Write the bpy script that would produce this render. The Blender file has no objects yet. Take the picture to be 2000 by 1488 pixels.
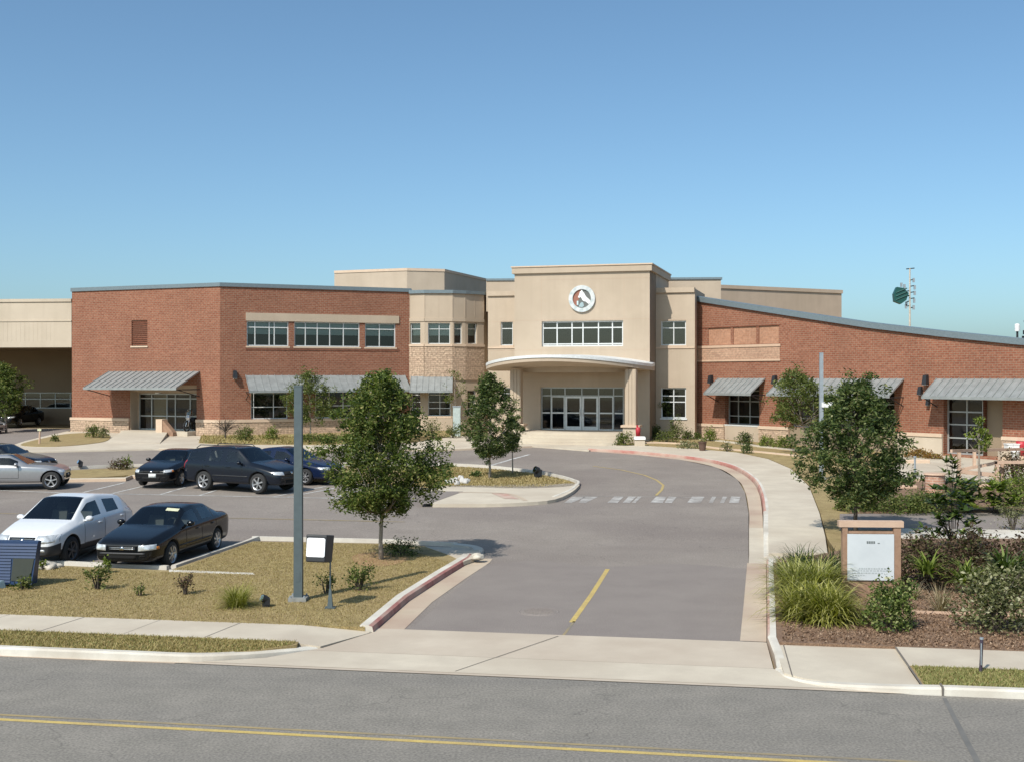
import bpy, bmesh, math, random
import numpy as np
from mathutils import Vector, Matrix
from mathutils.bvhtree import BVHTree
R = math.radians
SC = bpy.context.scene
COL = SC.collection
random.seed(7)
rng = np.random.default_rng(11)

# ------------------------------------------------------------------ camera, sky, sun, exposure
F, CX, HY, H = 2300.0, 1000.0, 735.0, 4.7        # focal length in photo pixels, centre column, horizon row, eye height (m)
cam_d = bpy.data.cameras.new('camera'); cam = bpy.data.objects.new('camera', cam_d); COL.objects.link(cam)
cam_d.sensor_width = 36.0; cam_d.lens = 36.0*F/2000.0
cam_d.shift_y = -(744.0-HY)/2000.0
cam_d.clip_start = 0.1; cam_d.clip_end = 3000.0
cam.location = (0, 0, H); cam.rotation_euler = (R(90), 0, 0)
SC.camera = cam
SUN_AZ, SUN_EL = (-0.545, -0.839), 46.0            # the sun stands behind the camera, to its left
world = bpy.data.worlds.new('World'); SC.world = world; world.use_nodes = True
wn = world.node_tree; bg = wn.nodes['Background']
sky = wn.nodes.new('ShaderNodeTexSky'); sky.sky_type = 'NISHITA'; sky.sun_disc = False
sky.sun_elevation = R(SUN_EL); sky.sun_rotation = math.atan2(SUN_AZ[0], SUN_AZ[1])
sky.altitude = 0; sky.air_density = 0.75; sky.dust_density = 1.7; sky.ozone_density = 1.6
tint = wn.nodes.new('ShaderNodeMix'); tint.data_type = 'RGBA'; tint.blend_type = 'MULTIPLY'; tint.inputs[0].default_value = 1.0; tint.inputs[7].default_value = (0.85, 1.055, 1.06, 1)
wn.links.new(sky.outputs['Color'], tint.inputs[6]); wn.links.new(tint.outputs[2], bg.inputs['Color']); bg.inputs['Strength'].default_value = 0.147
sl = bpy.data.lights.new('sun', 'SUN'); sl.energy = 4.5; sl.angle = R(0.53); sl.color = (1.0, 0.95, 0.87)
so = bpy.data.objects.new('sun', sl); COL.objects.link(so); so.location = (-40, -60, 60)
sdir = Vector((SUN_AZ[0], SUN_AZ[1], 0)).normalized()*math.cos(R(SUN_EL)) + Vector((0, 0, math.sin(R(SUN_EL))))
so.rotation_euler = sdir.to_track_quat('Z', 'Y').to_euler()
SC.view_settings.view_transform = 'Standard'; SC.view_settings.look = 'None'
SC.view_settings.exposure = 0.0; SC.view_settings.gamma = 1.0; SC.view_settings.use_curve_mapping = False
SC.cycles.max_bounces = 6; SC.cycles.transparent_max_bounces = 12
SC.cycles.sample_clamp_indirect = 4.0; SC.cycles.caustics_reflective = False; SC.cycles.caustics_refractive = False

# ------------------------------------------------------------------ terrain profile and pixel helpers
Y0, SL, Y1 = 33.0, 0.024, 85.0
def gz(y): return SL*(min(max(y, Y0), Y1)-Y0)
def gp(px, py, dz=0.0):
    """ground point (x, y) seen at a photo pixel; dz = height above the terrain"""
    t = (py-HY)/F
    y = (H-dz)/t
    if y > Y0: y = (H-dz+SL*Y0)/(t+SL)
    if y > Y1: y = (H-dz-SL*(Y1-Y0))/t
    return ((px-CX)/F*y, y)
def gps(pts, dz=0.0): return [gp(a, b, dz) for a, b in pts]
def zat(py, y): return H-(py-HY)/F*y
SU, SV, SO = (0.9865, -0.164), (0.164, 0.9865), (0.0, 18.4)
def st(u, v): return (SO[0]+SU[0]*u+SV[0]*v, SO[1]+SU[1]*u+SV[1]*v)   # street frame
def smooth(pts, n=6, closed=False):
    P = [Vector(p).to_2d() if len(p) == 2 else Vector(p) for p in pts]; out = []
    m = len(P)
    for i in range(m if closed else m-1):
        p0 = P[(i-1) % m] if closed or i > 0 else P[0]*2-P[1]
        p1 = P[i]; p2 = P[(i+1) % m]
        p3 = P[(i+2) % m] if closed or i < m-2 else P[-1]*2-P[-2]
        for k in range(n):
            t = k/n
            out.append(tuple(0.5*((2*p1)+(p2-p0)*t+(2*p0-5*p1+4*p2-p3)*t*t+(3*p1-p0-3*p2+p3)*t**3)))
    if not closed: out.append(tuple(P[-1]))
    return out

# ------------------------------------------------------------------ objects
OFF = {}
def tag(o, label=None, cat=None, group=None, kind=None):
    if label: o['label'] = label
    if cat: o['category'] = cat
    if group: o['group'] = group
    if kind: o['kind'] = kind
    return o
def empty(name, loc, label, cat, group=None, rz=0.0):
    o = bpy.data.objects.new(name, None); COL.objects.link(o)
    o.location = loc; o.rotation_euler = (0, 0, rz); o.empty_display_size = 0.2
    OFF[o.name] = Vector(loc) if rz == 0.0 else Vector((0, 0, 0))
    return tag(o, label, cat, group)
def copy_tree(o, parent=None):
    c = o.copy(); COL.objects.link(c)
    if parent: c.parent = parent
    OFF[c.name] = OFF.get(o.name, Vector((0, 0, 0)))
    for ch in list(o.children): copy_tree(ch, c)
    return c

class MB:
    """collects faces of one mesh"""
    def __init__(s): s.v = []; s.f = []; s.mi = []; s.uv = []
    def add(s, vs, fs, mi=0, uvs=None):
        b = len(s.v); s.v += [tuple(x) for x in vs]
        for i, f in enumerate(fs):
            s.f.append([b+k for k in f]); s.mi.append(mi); s.uv.append(uvs[i] if uvs else None)
    def quad(s, a, b, c, d, mi=0, uv=None): s.add([a, b, c, d], [(0, 1, 2, 3)], mi, [uv] if uv else None)
    def hexa(s, p, mi=0):            # p: bottom 4 (ccw from above), top 4
        s.add(p, [(3, 2, 1, 0), (4, 5, 6, 7), (0, 1, 5, 4), (1, 2, 6, 5), (2, 3, 7, 6), (3, 0, 4, 7)], mi)
    def box(s, c, d, rz=0.0, mi=0):
        ca, sa = math.cos(rz), math.sin(rz); p = []
        for z in (-.5, .5):
            for x, y in ((-.5, -.5), (.5, -.5), (.5, .5), (-.5, .5)):
                X, Y = x*d[0], y*d[1]
                p.append((c[0]+X*ca-Y*sa, c[1]+X*sa+Y*ca, c[2]+z*d[2]))
        s.hexa(p, mi)
    def prism(s, poly, z0, z1, mi=0):
        n = len(poly); vs = [(x, y, z0) for x, y in poly]+[(x, y, z1) for x, y in poly]
        s.add(vs, [tuple(range(n-1, -1, -1)), tuple(range(n, 2*n))]+[(i, (i+1) % n, n+(i+1) % n, n+i) for i in range(n)], mi)
    def tube(s, pts, rad, n=8, mi=0, cap=True):
        pts = [Vector(p) for p in pts]; vs = []; fs = []
        if not hasattr(rad, '__len__'): rad = [rad]*len(pts)
        ref = Vector((0.3, 1, 0.2)).normalized()
        for i, p in enumerate(pts):
            d = (pts[min(i+1, len(pts)-1)]-pts[max(i-1, 0)])
            if d.length < 1e-9: d = Vector((0, 0, 1))
            d.normalize(); a = d.cross(ref)
            if a.length < 1e-3: a = d.cross(Vector((1, 0, 0)))
            a.normalize(); b = d.cross(a)
            for k in range(n):
                t = 2*math.pi*k/n
                vs.append(p+(a*math.cos(t)+b*math.sin(t))*rad[i])
        for i in range(len(pts)-1):
            for k in range(n):
                k2 = (k+1) % n
                fs.append((i*n+k, (i+1)*n+k, (i+1)*n+k2, i*n+k2))
        if cap:
            fs.append(tuple(range(n))); fs.append(tuple(reversed(range((len(pts)-1)*n, len(pts)*n))))
        s.add(vs, fs, mi)
    def lathe(s, prof, c=(0, 0, 0), n=20, axis='z', mi=0, a0=0.0):
        vs = []; fs = []; m = len(prof)
        for k in range(n):
            t = 2*math.pi*k/n+a0
            for r, h in prof:
                x, y = r*math.cos(t), r*math.sin(t)
                q = (x, y, h) if axis == 'z' else ((x, h, y) if axis == 'y' else (h, x, y))
                vs.append((c[0]+q[0], c[1]+q[1], c[2]+q[2]))
        for k in range(n):
            k2 = (k+1) % n
            for i in range(m-1):
                a, b, cc, d = k*m+i, k2*m+i, k2*m+i+1, k*m+i+1
                fs.append((a, b, cc, d) if axis != 'y' else (a, d, cc, b))
        s.add(vs, fs, mi)
    def build(s, name, mats, parent=None, smooth=False, origin=None):
        me = bpy.data.meshes.new(name)
        off = Vector((0, 0, 0))
        if parent is not None: off = OFF.get(parent.name, off)
        elif origin is not None: off = Vector(origin)
        v = np.array(s.v, dtype=float).reshape(-1, 3)-np.array(off)
        me.from_pydata(v.tolist(), [], s.f)
        if not isinstance(mats, (list, tuple)): mats = [mats]
        for m in mats: me.materials.append(m)
        if len(mats) > 1: me.polygons.foreach_set('material_index', s.mi)
        if any(u is not None for u in s.uv):
            l = me.uv_layers.new(name='uv'); k = 0; arr = np.zeros((len(me.loops), 2))
            for fi, f in enumerate(s.f):
                u = s.uv[fi]
                if u is not None: arr[k:k+len(f)] = u
                k += len(f)
            l.data.foreach_set('uv', arr.ravel())
        if smooth: me.polygons.foreach_set('use_smooth', [True]*len(me.polygons))
        me.update()
        o = bpy.data.objects.new(name, me); COL.objects.link(o)
        if parent is not None: o.parent = parent; OFF[o.name] = off
        else: o.location = off; OFF[o.name] = off
        return o
def fastmesh(name, V, quads, mat, parent=None, n=4, origin=None, tri=False):
    """large leaf meshes straight from numpy"""
    off = np.array(OFF.get(parent.name, Vector((0, 0, 0)))) if parent is not None else np.array(origin if origin is not None else (0, 0, 0), dtype=float)
    V = np.asarray(V, dtype=np.float32)-off.astype(np.float32); quads = np.asarray(quads, dtype=np.int32)
    me = bpy.data.meshes.new(name); me.vertices.add(len(V)); me.vertices.foreach_set('co', V.ravel())
    k = quads.shape[1]
    me.loops.add(quads.size); me.loops.foreach_set('vertex_index', quads.ravel())
    me.polygons.add(len(quads)); me.polygons.foreach_set('loop_start', np.arange(0, quads.size, k, dtype=np.int32))
    me.update(calc_edges=True); me.validate()
    me.materials.append(mat)
    o = bpy.data.objects.new(name, me); COL.objects.link(o)
    if parent is not None: o.parent = parent; OFF[o.name] = Vector(off)
    else: o.location = off.tolist(); OFF[o.name] = Vector(off)
    return o

# ------------------------------------------------------------------ materials
def newmat(name):
    m = bpy.data.materials.new(name); m.use_nodes = True
    nt = m.node_tree; return m, nt, nt.nodes['Principled BSDF']
def N(nt, t, **kw):
    n = nt.nodes.new(t)
    for k, v in kw.items():
        if k in n.inputs.keys(): n.inputs[k].default_value = v
        else: setattr(n, k, v)
    return n
def ramp(nt, stops):
    r = nt.nodes.new('ShaderNodeValToRGB'); e = r.color_ramp.elements
    e[0].position, e[0].color = stops[0][0], (*stops[0][1], 1)
    e[1].position, e[1].color = stops[-1][0], (*stops[-1][1], 1)
    for p, c in stops[1:-1]:
        k = e.new(p); k.color = (*c, 1)
    return r
def mixc(nt, a, b, fac, mode='MIX'):
    m = nt.nodes.new('ShaderNodeMix'); m.data_type = 'RGBA'; m.blend_type = mode
    for s, v in ((0, fac), (6, a), (7, b)):
        if hasattr(v, 'is_linked'): nt.links.new(v, m.inputs[s])
        elif isinstance(v, (int, float)): m.inputs[s].default_value = v
        else: m.inputs[s].default_value = (*v, 1)
    return m.outputs[2]
def mottled(name, c1, c2, scale=6.0, rough=0.8, detail=6.0, bump=0.0, bscale=60.0, big=None, bigscale=0.35, metal=0.0, spec=None, fine=None, fscale=180.0, bigmap=None, streak=None, crack=None):
    """base colour varying between c1 and c2, optional large stains (big colour) and fine grain"""
    m, nt, b = newmat(name); L = nt.links
    tc = N(nt, 'ShaderNodeTexCoord')
    n1 = N(nt, 'ShaderNodeTexNoise', Scale=scale, Detail=detail, Roughness=0.62); L.new(tc.outputs['Object'], n1.inputs['Vector'])
    r1 = ramp(nt, [(0.32, c1), (0.68, c2)]); L.new(n1.outputs['Fac'], r1.inputs['Fac']); col = r1.outputs['Color']
    if big is not None:
        n2 = N(nt, 'ShaderNodeTexNoise', Scale=bigscale, Detail=4.0, Roughness=0.55); vo = tc.outputs['Object']
        if bigmap:
            mp = N(nt, 'ShaderNodeMapping'); mp.inputs['Rotation'].default_value = (0, 0, R(-bigmap[0])); mp.inputs['Scale'].default_value = (bigmap[1], bigmap[2], 1); L.new(vo, mp.inputs['Vector']); vo = mp.outputs['Vector']
        L.new(vo, n2.inputs['Vector'])
        r2 = ramp(nt, [(0.42, (0, 0, 0)), (0.68, (1, 1, 1))]); L.new(n2.outputs['Fac'], r2.inputs['Fac'])
        col = mixc(nt, col, big, r2.outputs['Color'])
    if fine is not None:
        n3 = N(nt, 'ShaderNodeTexNoise', Scale=fscale, Detail=2.0); L.new(tc.outputs['Object'], n3.inputs['Vector'])
        r3 = ramp(nt, [(0.3, (1-fine,)*3), (0.7, (1+fine,)*3)]); L.new(n3.outputs['Fac'], r3.inputs['Fac'])
        col = mixc(nt, col, r3.outputs['Color'], 1.0, 'MULTIPLY')
    if streak:                      # rain streaks running down
        mp = N(nt, 'ShaderNodeMapping'); mp.inputs['Scale'].default_value = (2.2, 2.2, .10); L.new(tc.outputs['Object'], mp.inputs['Vector'])
        n5 = N(nt, 'ShaderNodeTexNoise', Scale=1.0, Detail=5.0, Roughness=.6); L.new(mp.outputs['Vector'], n5.inputs['Vector'])
        r5 = ramp(nt, [(.45, (1, 1, 1)), (.75, (1-streak, 1-streak*1.05, 1-streak*1.15))]); L.new(n5.outputs['Fac'], r5.inputs['Fac']); col = mixc(nt, col, r5.outputs['Color'], 1.0, 'MULTIPLY')
    if crack:                       # fine wandering cracks
        nd = N(nt, 'ShaderNodeTexNoise', Scale=1.3, Detail=3.0); L.new(tc.outputs['Object'], nd.inputs['Vector'])
        vv = N(nt, 'ShaderNodeVectorMath', operation='MULTIPLY_ADD'); vv.inputs[1].default_value = (1.6, 1.6, 0); L.new(nd.outputs['Color'], vv.inputs[0]); L.new(tc.outputs['Object'], vv.inputs[2])
        vo = N(nt, 'ShaderNodeTexVoronoi', Scale=crack[0]); vo.feature = 'DISTANCE_TO_EDGE'; vo.voronoi_dimensions = '2D'; L.new(vv.outputs[0], vo.inputs['Vector'])
        r6 = ramp(nt, [(crack[1]*.4, (crack[2],)*3), (crack[1], (1, 1, 1))]); L.new(vo.outputs['Distance'], r6.inputs['Fac']); col = mixc(nt, col, r6.outputs['Color'], 1.0, 'MULTIPLY')
    L.new(col, b.inputs['Base Color']); b.inputs['Roughness'].default_value = rough; b.inputs['Metallic'].default_value = metal
    if spec is not None: b.inputs['Specular IOR Level'].default_value = spec
    if bump:
        n4 = N(nt, 'ShaderNodeTexNoise', Scale=bscale, Detail=4.0); L.new(tc.outputs['Object'], n4.inputs['Vector'])
        bp = N(nt, 'ShaderNodeBump', Strength=bump, Distance=0.02); L.new(n4.outputs['Fac'], bp.inputs['Height']); L.new(bp.outputs['Normal'], b.inputs['Normal'])
    return m
def plain(name, c, rough=0.6, metal=0.0, spec=0.5, coat=0.0, var=0.08, scale=9.0):
    m, nt, b = newmat(name)
    tc = N(nt, 'ShaderNodeTexCoord'); n1 = N(nt, 'ShaderNodeTexNoise', Scale=scale, Detail=5.0); nt.links.new(tc.outputs['Object'], n1.inputs['Vector'])
    r1 = ramp(nt, [(0.3, tuple(x*(1-var) for x in c)), (0.7, tuple(min(1, x*(1+var)) for x in c))]); nt.links.new(n1.outputs['Fac'], r1.inputs['Fac'])
    nt.links.new(r1.outputs['Color'], b.inputs['Base Color'])
    b.inputs['Roughness'].default_value = rough; b.inputs['Metallic'].default_value = metal
    b.inputs['Specular IOR Level'].default_value = spec; b.inputs['Coat Weight'].default_value = coat; b.inputs['Coat Roughness'].default_value = 0.04
    return m
def brickmat(name, c1, c2, mortar, bw, rh, ms, bump=0.4, rough=0.85, var=0.17, bias=0.0, squash=1.0):
    m, nt, b = newmat(name); L = nt.links
    tc = N(nt, 'ShaderNodeTexCoord')
    br = N(nt, 'ShaderNodeTexBrick', Scale=1.0); br.offset = 0.5
    br.inputs['Mortar Size'].default_value = ms; br.inputs['Mortar Smooth'].default_value = 0.15; br.inputs['Bias'].default_value = bias
    br.inputs['Brick Width'].default_value = bw; br.inputs['Row Height'].default_value = rh; br.squash = squash; br.squash_frequency = 3
    br.inputs['Color1'].default_value = (*c1, 1); br.inputs['Color2'].default_value = (*c2, 1); br.inputs['Mortar'].default_value = (*mortar, 1)
    L.new(tc.outputs['UV'], br.inputs['Vector'])
    n1 = N(nt, 'ShaderNodeTexNoise', Scale=7.0, Detail=3.0); L.new(tc.outputs['UV'], n1.inputs['Vector'])
    r1 = ramp(nt, [(0.3, (1-var,)*3), (0.7, (1+var,)*3)]); L.new(n1.outputs['Fac'], r1.inputs['Fac'])
    n2 = N(nt, 'ShaderNodeTexNoise', Scale=0.5, Detail=4.0); L.new(tc.outputs['UV'], n2.inputs['Vector'])
    r2 = ramp(nt, [(0.3, (0.9,)*3), (0.7, (1.08,)*3)]); L.new(n2.outputs['Fac'], r2.inputs['Fac'])
    col = mixc(nt, br.outputs['Color'], r1.outputs['Color'], 1.0, 'MULTIPLY'); col = mixc(nt, col, r2.outputs['Color'], 1.0, 'MULTIPLY')
    L.new(col, b.inputs['Base Color']); b.inputs['Roughness'].default_value = rough; b.inputs['Specular IOR Level'].default_value = 0.25
    inv = N(nt, 'ShaderNodeMath', operation='SUBTRACT'); inv.inputs[0].default_value = 1.0; L.new(br.outputs['Fac'], inv.inputs[1])
    bp = N(nt, 'ShaderNodeBump', Strength=bump, Distance=0.015); L.new(inv.outputs[0], bp.inputs['Height']); L.new(bp.outputs['Normal'], b.inputs['Normal'])
    return m
def leafmat(name, stops, trans=0.3, rough=0.55):
    m, nt, b = newmat(name); L = nt.links
    g = N(nt, 'ShaderNodeNewGeometry'); r = ramp(nt, stops); L.new(g.outputs['Random Per Island'], r.inputs['Fac'])
    L.new(r.outputs['Color'], b.inputs['Base Color']); b.inputs['Roughness'].default_value = rough; b.inputs['Specular IOR Level'].default_value = 0.22
    t = N(nt, 'ShaderNodeBsdfTranslucent'); tcol = mixc(nt, r.outputs['Color'], (1.3, 1.5, 0.5), 1.0, 'MULTIPLY'); L.new(tcol, t.inputs['Color'])
    mx = N(nt, 'ShaderNodeMixShader'); mx.inputs[0].default_value = trans
    L.new(b.outputs[0], mx.inputs[1]); L.new(t.outputs[0], mx.inputs[2]); L.new(mx.outputs[0], nt.nodes['Material Output'].inputs['Surface'])
    return m
def panemat(name, tint, gl=1.0):
    m, nt, b = newmat(name); L = nt.links; nt.nodes.remove(b)
    tr = N(nt, 'ShaderNodeBsdfTransparent'); tr.inputs['Color'].default_value = (*tint, 1)
    gs = N(nt, 'ShaderNodeBsdfGlossy'); gs.inputs['Roughness'].default_value = 0.03; gs.inputs['Color'].default_value = (gl, gl, gl, 1)
    fr = N(nt, 'ShaderNodeFresnel', IOR=1.5); mu = N(nt, 'ShaderNodeMath', operation='MULTIPLY_ADD'); mu.inputs[1].default_value = 1.0; mu.inputs[2].default_value = 0.03
    L.new(fr.outputs[0], mu.inputs[0])
    mx = N(nt, 'ShaderNodeMixShader'); L.new(mu.outputs[0], mx.inputs[0]); L.new(tr.outputs[0], mx.inputs[1]); L.new(gs.outputs[0], mx.inputs[2])
    L.new(mx.outputs[0], nt.nodes['Material Output'].inputs['Surface'])
    return m
M = {}
M['terrain'] = mottled('dry_ground', (.20, .15, .075), (.29, .22, .115), 1.2, .95)
M['street'] = mottled('street_asphalt', (.195, .178, .152), (.245, .222, .190), 1.6, .9, fine=.30, fscale=28, bump=.25, bscale=90, big=(.186, .170, .149), bigscale=1.0, crack=(.16, .0022, .72), bigmap=(-9.4, .07, .85))
M['lot'] = mottled('lot_asphalt', (.228, .194, .166), (.268, .231, .199), .8, .92, fine=.22, fscale=24, bump=.2, bscale=90, big=(.198, .166, .146), bigscale=.16, crack=(.14, .0025, .78))
M['seal'] = mottled('crack_sealer', (.13, .125, .115), (.17, .16, .145), 3, .8)
M['patch'] = mottled('asphalt_patch', (.208, .176, .157), (.240, .206, .182), .8, .92, fine=.24, fscale=60)
M['conc'] = mottled('concrete_walk', (.50, .435, .345), (.58, .51, .405), 1.5, .9, bump=.1, bscale=50, big=(.46, .39, .305), bigscale=.4, fine=.07, fscale=120)
M['concw'] = mottled('concrete_kerb', (.56, .52, .455), (.66, .62, .54), 3.0, .9, bump=.12, bscale=40, big=(.48, .43, .36), bigscale=.9, fine=.08)
M['apron'] = mottled('concrete_apron', (.47, .395, .31), (.54, .46, .365), .9, .9, bump=.1, bscale=60, big=(.44, .36, .28), bigscale=.5, fine=.08)
M['gutter'] = mottled('concrete_gutter', (.46, .37, .275), (.55, .45, .34), 1.2, .9, big=(.40, .29, .22), bigscale=.6, fine=.08)
M['joint'] = plain('expansion_joint', (.15, .13, .11), .95)
M['red'] = mottled('red_kerb_paint', (.30, .105, .09), (.42, .19, .16), 5, .75, big=(.45, .31, .25), bigscale=1.2)
M['yellow'] = mottled('yellow_road_paint', (.46, .335, .10), (.58, .435, .15), 8, .8, big=(.42, .31, .13), bigscale=1.5, fine=.2, fscale=70)
M['yellowfade'] = mottled('faded_yellow_paint', (.30, .235, .12), (.36, .27, .13), 6, .9, big=(.2, .18, .15), bigscale=1.5)
M['yellowmid'] = mottled('worn_yellow_paint', (.36, .27, .12), (.48, .36, .14), 6, .9)
M['worn'] = mottled('worn_white_paint', (.31, .29, .27), (.53, .51, .48), 4, .85, big=(.235, .21, .19), bigscale=1.6, fine=.2, fscale=40)
M['redpale'] = mottled('pale_red_paint', (.40, .13, .105), (.46, .25, .20), 3, .85, big=(.50, .38, .30), bigscale=.5)
M['redworn'] = mottled('worn_red_paint', (.42, .20, .16), (.50, .34, .27), 4, .85, big=(.52, .42, .34), bigscale=1.5)
M['white'] = mottled('white_road_paint', (.48, .47, .45), (.66, .65, .62), 8, .8, big=(.30, .29, .28), bigscale=1.8, fine=.1)
M['lawn'] = mottled('dry_lawn', (.225, .165, .068), (.36, .275, .125), 2.5, .95, bump=.5, bscale=60, big=(.30, .215, .10), bigscale=.5, fine=.35, fscale=60)
M['bladedry'] = leafmat('dry_grass_blades', [(0, (.19, .135, .05)), (.4, (.35, .27, .125)), (.75, (.46, .365, .19)), (1, (.27, .235, .085))], .15, .7)
M['bladegreener'] = leafmat('greener_grass_blades', [(0, (.15, .15, .05)), (.45, (.26, .25, .09)), (.8, (.38, .33, .15)), (1, (.14, .20, .055))], .15, .7)
M['bladegreen'] = leafmat('verge_grass_blades', [(0, (.20, .155, .055)), (.45, (.34, .27, .115)), (.75, (.42, .34, .16)), (1, (.16, .20, .055))], .15, .7)
M['soil'] = mottled('reddish_soil', (.30, .165, .085), (.36, .235, .12), 6, .95, bump=.5, bscale=40, fine=.3, fscale=50)
M['mulch'] = mottled('bark_mulch', (.16, .095, .058), (.25, .158, .10), 9, .95, bump=.8, bscale=45, fine=.4, fscale=55)
M['chips'] = leafmat('bark_chips', [(0, (.13, .075, .045)), (.5, (.21, .132, .083)), (.9, (.28, .185, .12)), (1, (.38, .28, .20))], .0, .9)
M['brick'] = brickmat('red_brick', (.235, .083, .048), (.284, .117, .070), (.30, .21, .15), .27, .115, .011)
M['brickdark'] = brickmat('louvre_brick', (.20, .075, .046), (.235, .092, .056), (.19, .11, .075), .27, .115, .012, .6)
M['bricklight'] = brickmat('pale_brick_inset', (.40, .205, .125), (.44, .235, .15), (.42, .26, .175), .27, .115, .008)
M['stone'] = brickmat('rubble_stone', (.52, .385, .275), (.45, .32, .23), (.39, .28, .20), .42, .13, .012, .9, var=.35, squash=.7)
M['stonepink'] = brickmat('pinkish_stone', (.47, .30, .205), (.42, .255, .175), (.38, .26, .185), .42, .13, .010, .6, var=.2)
M['capp'] = mottled('pinkish_cast_stone', (.52, .355, .25), (.57, .40, .285), 3, .9, bump=.1)
M['stucco'] = mottled('tan_stucco', (.462, .372, .282), (.508, .411, .312), 1.1, .92, bump=.12, bscale=120, big=(.446, .358, .268), bigscale=.35, streak=.06)
M['stuccod'] = mottled('brown_stucco', (.47, .36, .27), (.52, .40, .30), 1.1, .92, bump=.12, bscale=120, big=(.45, .345, .255), bigscale=.35, streak=.07)
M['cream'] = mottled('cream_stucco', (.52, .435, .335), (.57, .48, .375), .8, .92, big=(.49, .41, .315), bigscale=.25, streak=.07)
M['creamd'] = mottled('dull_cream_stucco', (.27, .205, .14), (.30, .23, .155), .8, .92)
M['cap'] = mottled('cast_stone', (.57, .43, .315), (.63, .48, .355), 3, .9, bump=.1)
M['coping'] = plain('weathered_metal_coping', (.20, .245, .265), .42, .35)
M['roof'] = plain('grey_roof_membrane', (.30, .30, .30), .9)
M['awning'] = plain('galvanised_sheet', (.32, .335, .328), .45, .35, var=.14, scale=3.0)
M['fascia'] = plain('white_metal_fascia', (.72, .73, .72), .45, .1)
M['frame'] = plain('white_aluminium', (.66, .67, .66), .4, .15)
M['frameg'] = plain('silver_aluminium', (.42, .43, .42), .4, .4)
M['pane'] = panemat('window_glass', (.72, .77, .75))
M['blind'] = plain('green_grey_blind', (.50, .60, .56), .8, var=.05)
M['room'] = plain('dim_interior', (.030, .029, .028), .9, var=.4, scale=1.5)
M['stuccopatch'] = plain('tan_door_panel', (.40, .29, .18), .7)
M['dark'] = plain('black_metal', (.02, .021, .024), .5)
M['pole'] = plain('grey_painted_steel', (.095, .122, .132), .45, .2)
M['poleface'] = plain('white_acrylic', (.86, .87, .90), .35, var=.02)
M['galv'] = plain('galvanised_pole', (.36, .40, .43), .5, .4)
M['wood'] = mottled('weathered_wood', (.26, .155, .10), (.36, .225, .15), 5, .85, bump=.2, bscale=30)
M['woodp'] = mottled('pinkish_timber', (.50, .345, .25), (.58, .41, .30), 4, .85, bump=.2, bscale=30)
M['signbd'] = mottled('white_sign_board', (.52, .55, .57), (.60, .63, .65), 1.5, .5)
M['ink'] = plain('faded_print', (.38, .41, .42), .7)
M['inkd'] = plain('dark_print', (.16, .18, .18), .7)
M['bark'] = mottled('young_tree_bark', (.23, .19, .15), (.36, .31, .25), 14, .9, bump=.4)
M['barkd'] = mottled('dark_bark', (.05, .04, .03), (.09, .07, .055), 14, .9, bump=.4)
M['rock'] = mottled('limestone', (.42, .37, .30), (.60, .55, .47), 5, .9, bump=.4, bscale=15)
M['rockw'] = mottled('white_limestone', (.40, .38, .35), (.62, .60, .57), 5, .9, bump=.4, bscale=15)
M['greycap'] = mottled('grey_concrete', (.20, .20, .19), (.30, .30, .28), 5, .9)
M['white_pl'] = plain('white_plastic', (.74, .74, .73), .5)
M['redpl'] = plain('red_plastic', (.45, .03, .045), .5)
M['bluepl'] = plain('blue_ribbed_metal', (.010, .032, .095), .35)
M['bluepale'] = plain('pale_blue_concrete', (.38, .52, .58), .7)
M['post_dark'] = plain('dark_post', (.05, .035, .055), .6)
M['panelg'] = plain('dark_olive_panel', (.028, .032, .022), .45)
M['greendish'] = plain('dark_green_metal', (.012, .075, .065), .45)
M['greycab'] = plain('pale_green_metal', (.42, .48, .46), .6)
M['brownpot'] = plain('brown_clay', (.12, .07, .05), .8)
M['brickflat'] = brickmat('garden_brick', (.42, .22, .15), (.50, .28, .20), (.56, .44, .35), .30, .09, .012)
G1 = [(0, (.026, .044, .011)), (.35, (.066, .100, .024)), (.65, (.128, .165, .040)), (.9, (.22, .245, .075)), (1, (.36, .32, .13))]
M['leaf1'] = leafmat('oak_leaves', G1, .38)
M['leaf2'] = leafmat('dark_oak_leaves', [(0, (.018, .034, .012)), (.4, (.058, .092, .028)), (.72, (.125, .16, .05)), (.93, (.22, .245, .10)), (1, (.36, .34, .18))], .36)
M['leaf3'] = leafmat('yellowish_leaves', [(0, (.035, .052, .012)), (.4, (.085, .115, .028)), (.75, (.15, .18, .05)), (1, (.26, .25, .09))])
M['leaf7'] = leafmat('mid_green_leaves', [(0, (.03, .05, .012)), (.4, (.085, .125, .03)), (.75, (.17, .21, .055)), (1, (.34, .35, .15))])
M['leaf4'] = leafmat('grey_green_leaves', [(0, (.055, .062, .025)), (.45, (.135, .145, .06)), (.8, (.26, .26, .13)), (1, (.50, .47, .33))])
M['leaf5'] = leafmat('bronze_leaves', [(0, (.035, .022, .017)), (.4, (.095, .06, .04)), (.75, (.17, .11, .072)), (.9, (.10, .13, .045)), (1, (.18, .19, .07))])
M['leaf6'] = leafmat('bright_leaves', [(0, (.06, .085, .015)), (.5, (.145, .19, .035)), (1, (.26, .30, .07))])
M['leafbig'] = leafmat('glossy_leaves', [(0, (.025, .045, .014)), (.5, (.07, .11, .03)), (.85, (.15, .20, .055)), (1, (.26, .30, .10))], .3, .35)
M['tuft'] = leafmat('yellow_green_blades', [(0, (.08, .09, .014)), (.4, (.21, .21, .036)), (.75, (.34, .33, .075)), (1, (.52, .48, .21))], .3)
M['tuftp'] = leafmat('pale_grass_blades', [(0, (.13, .14, .03)), (.4, (.28, .28, .075)), (.75, (.42, .41, .15)), (1, (.62, .58, .34))], .3)
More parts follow.
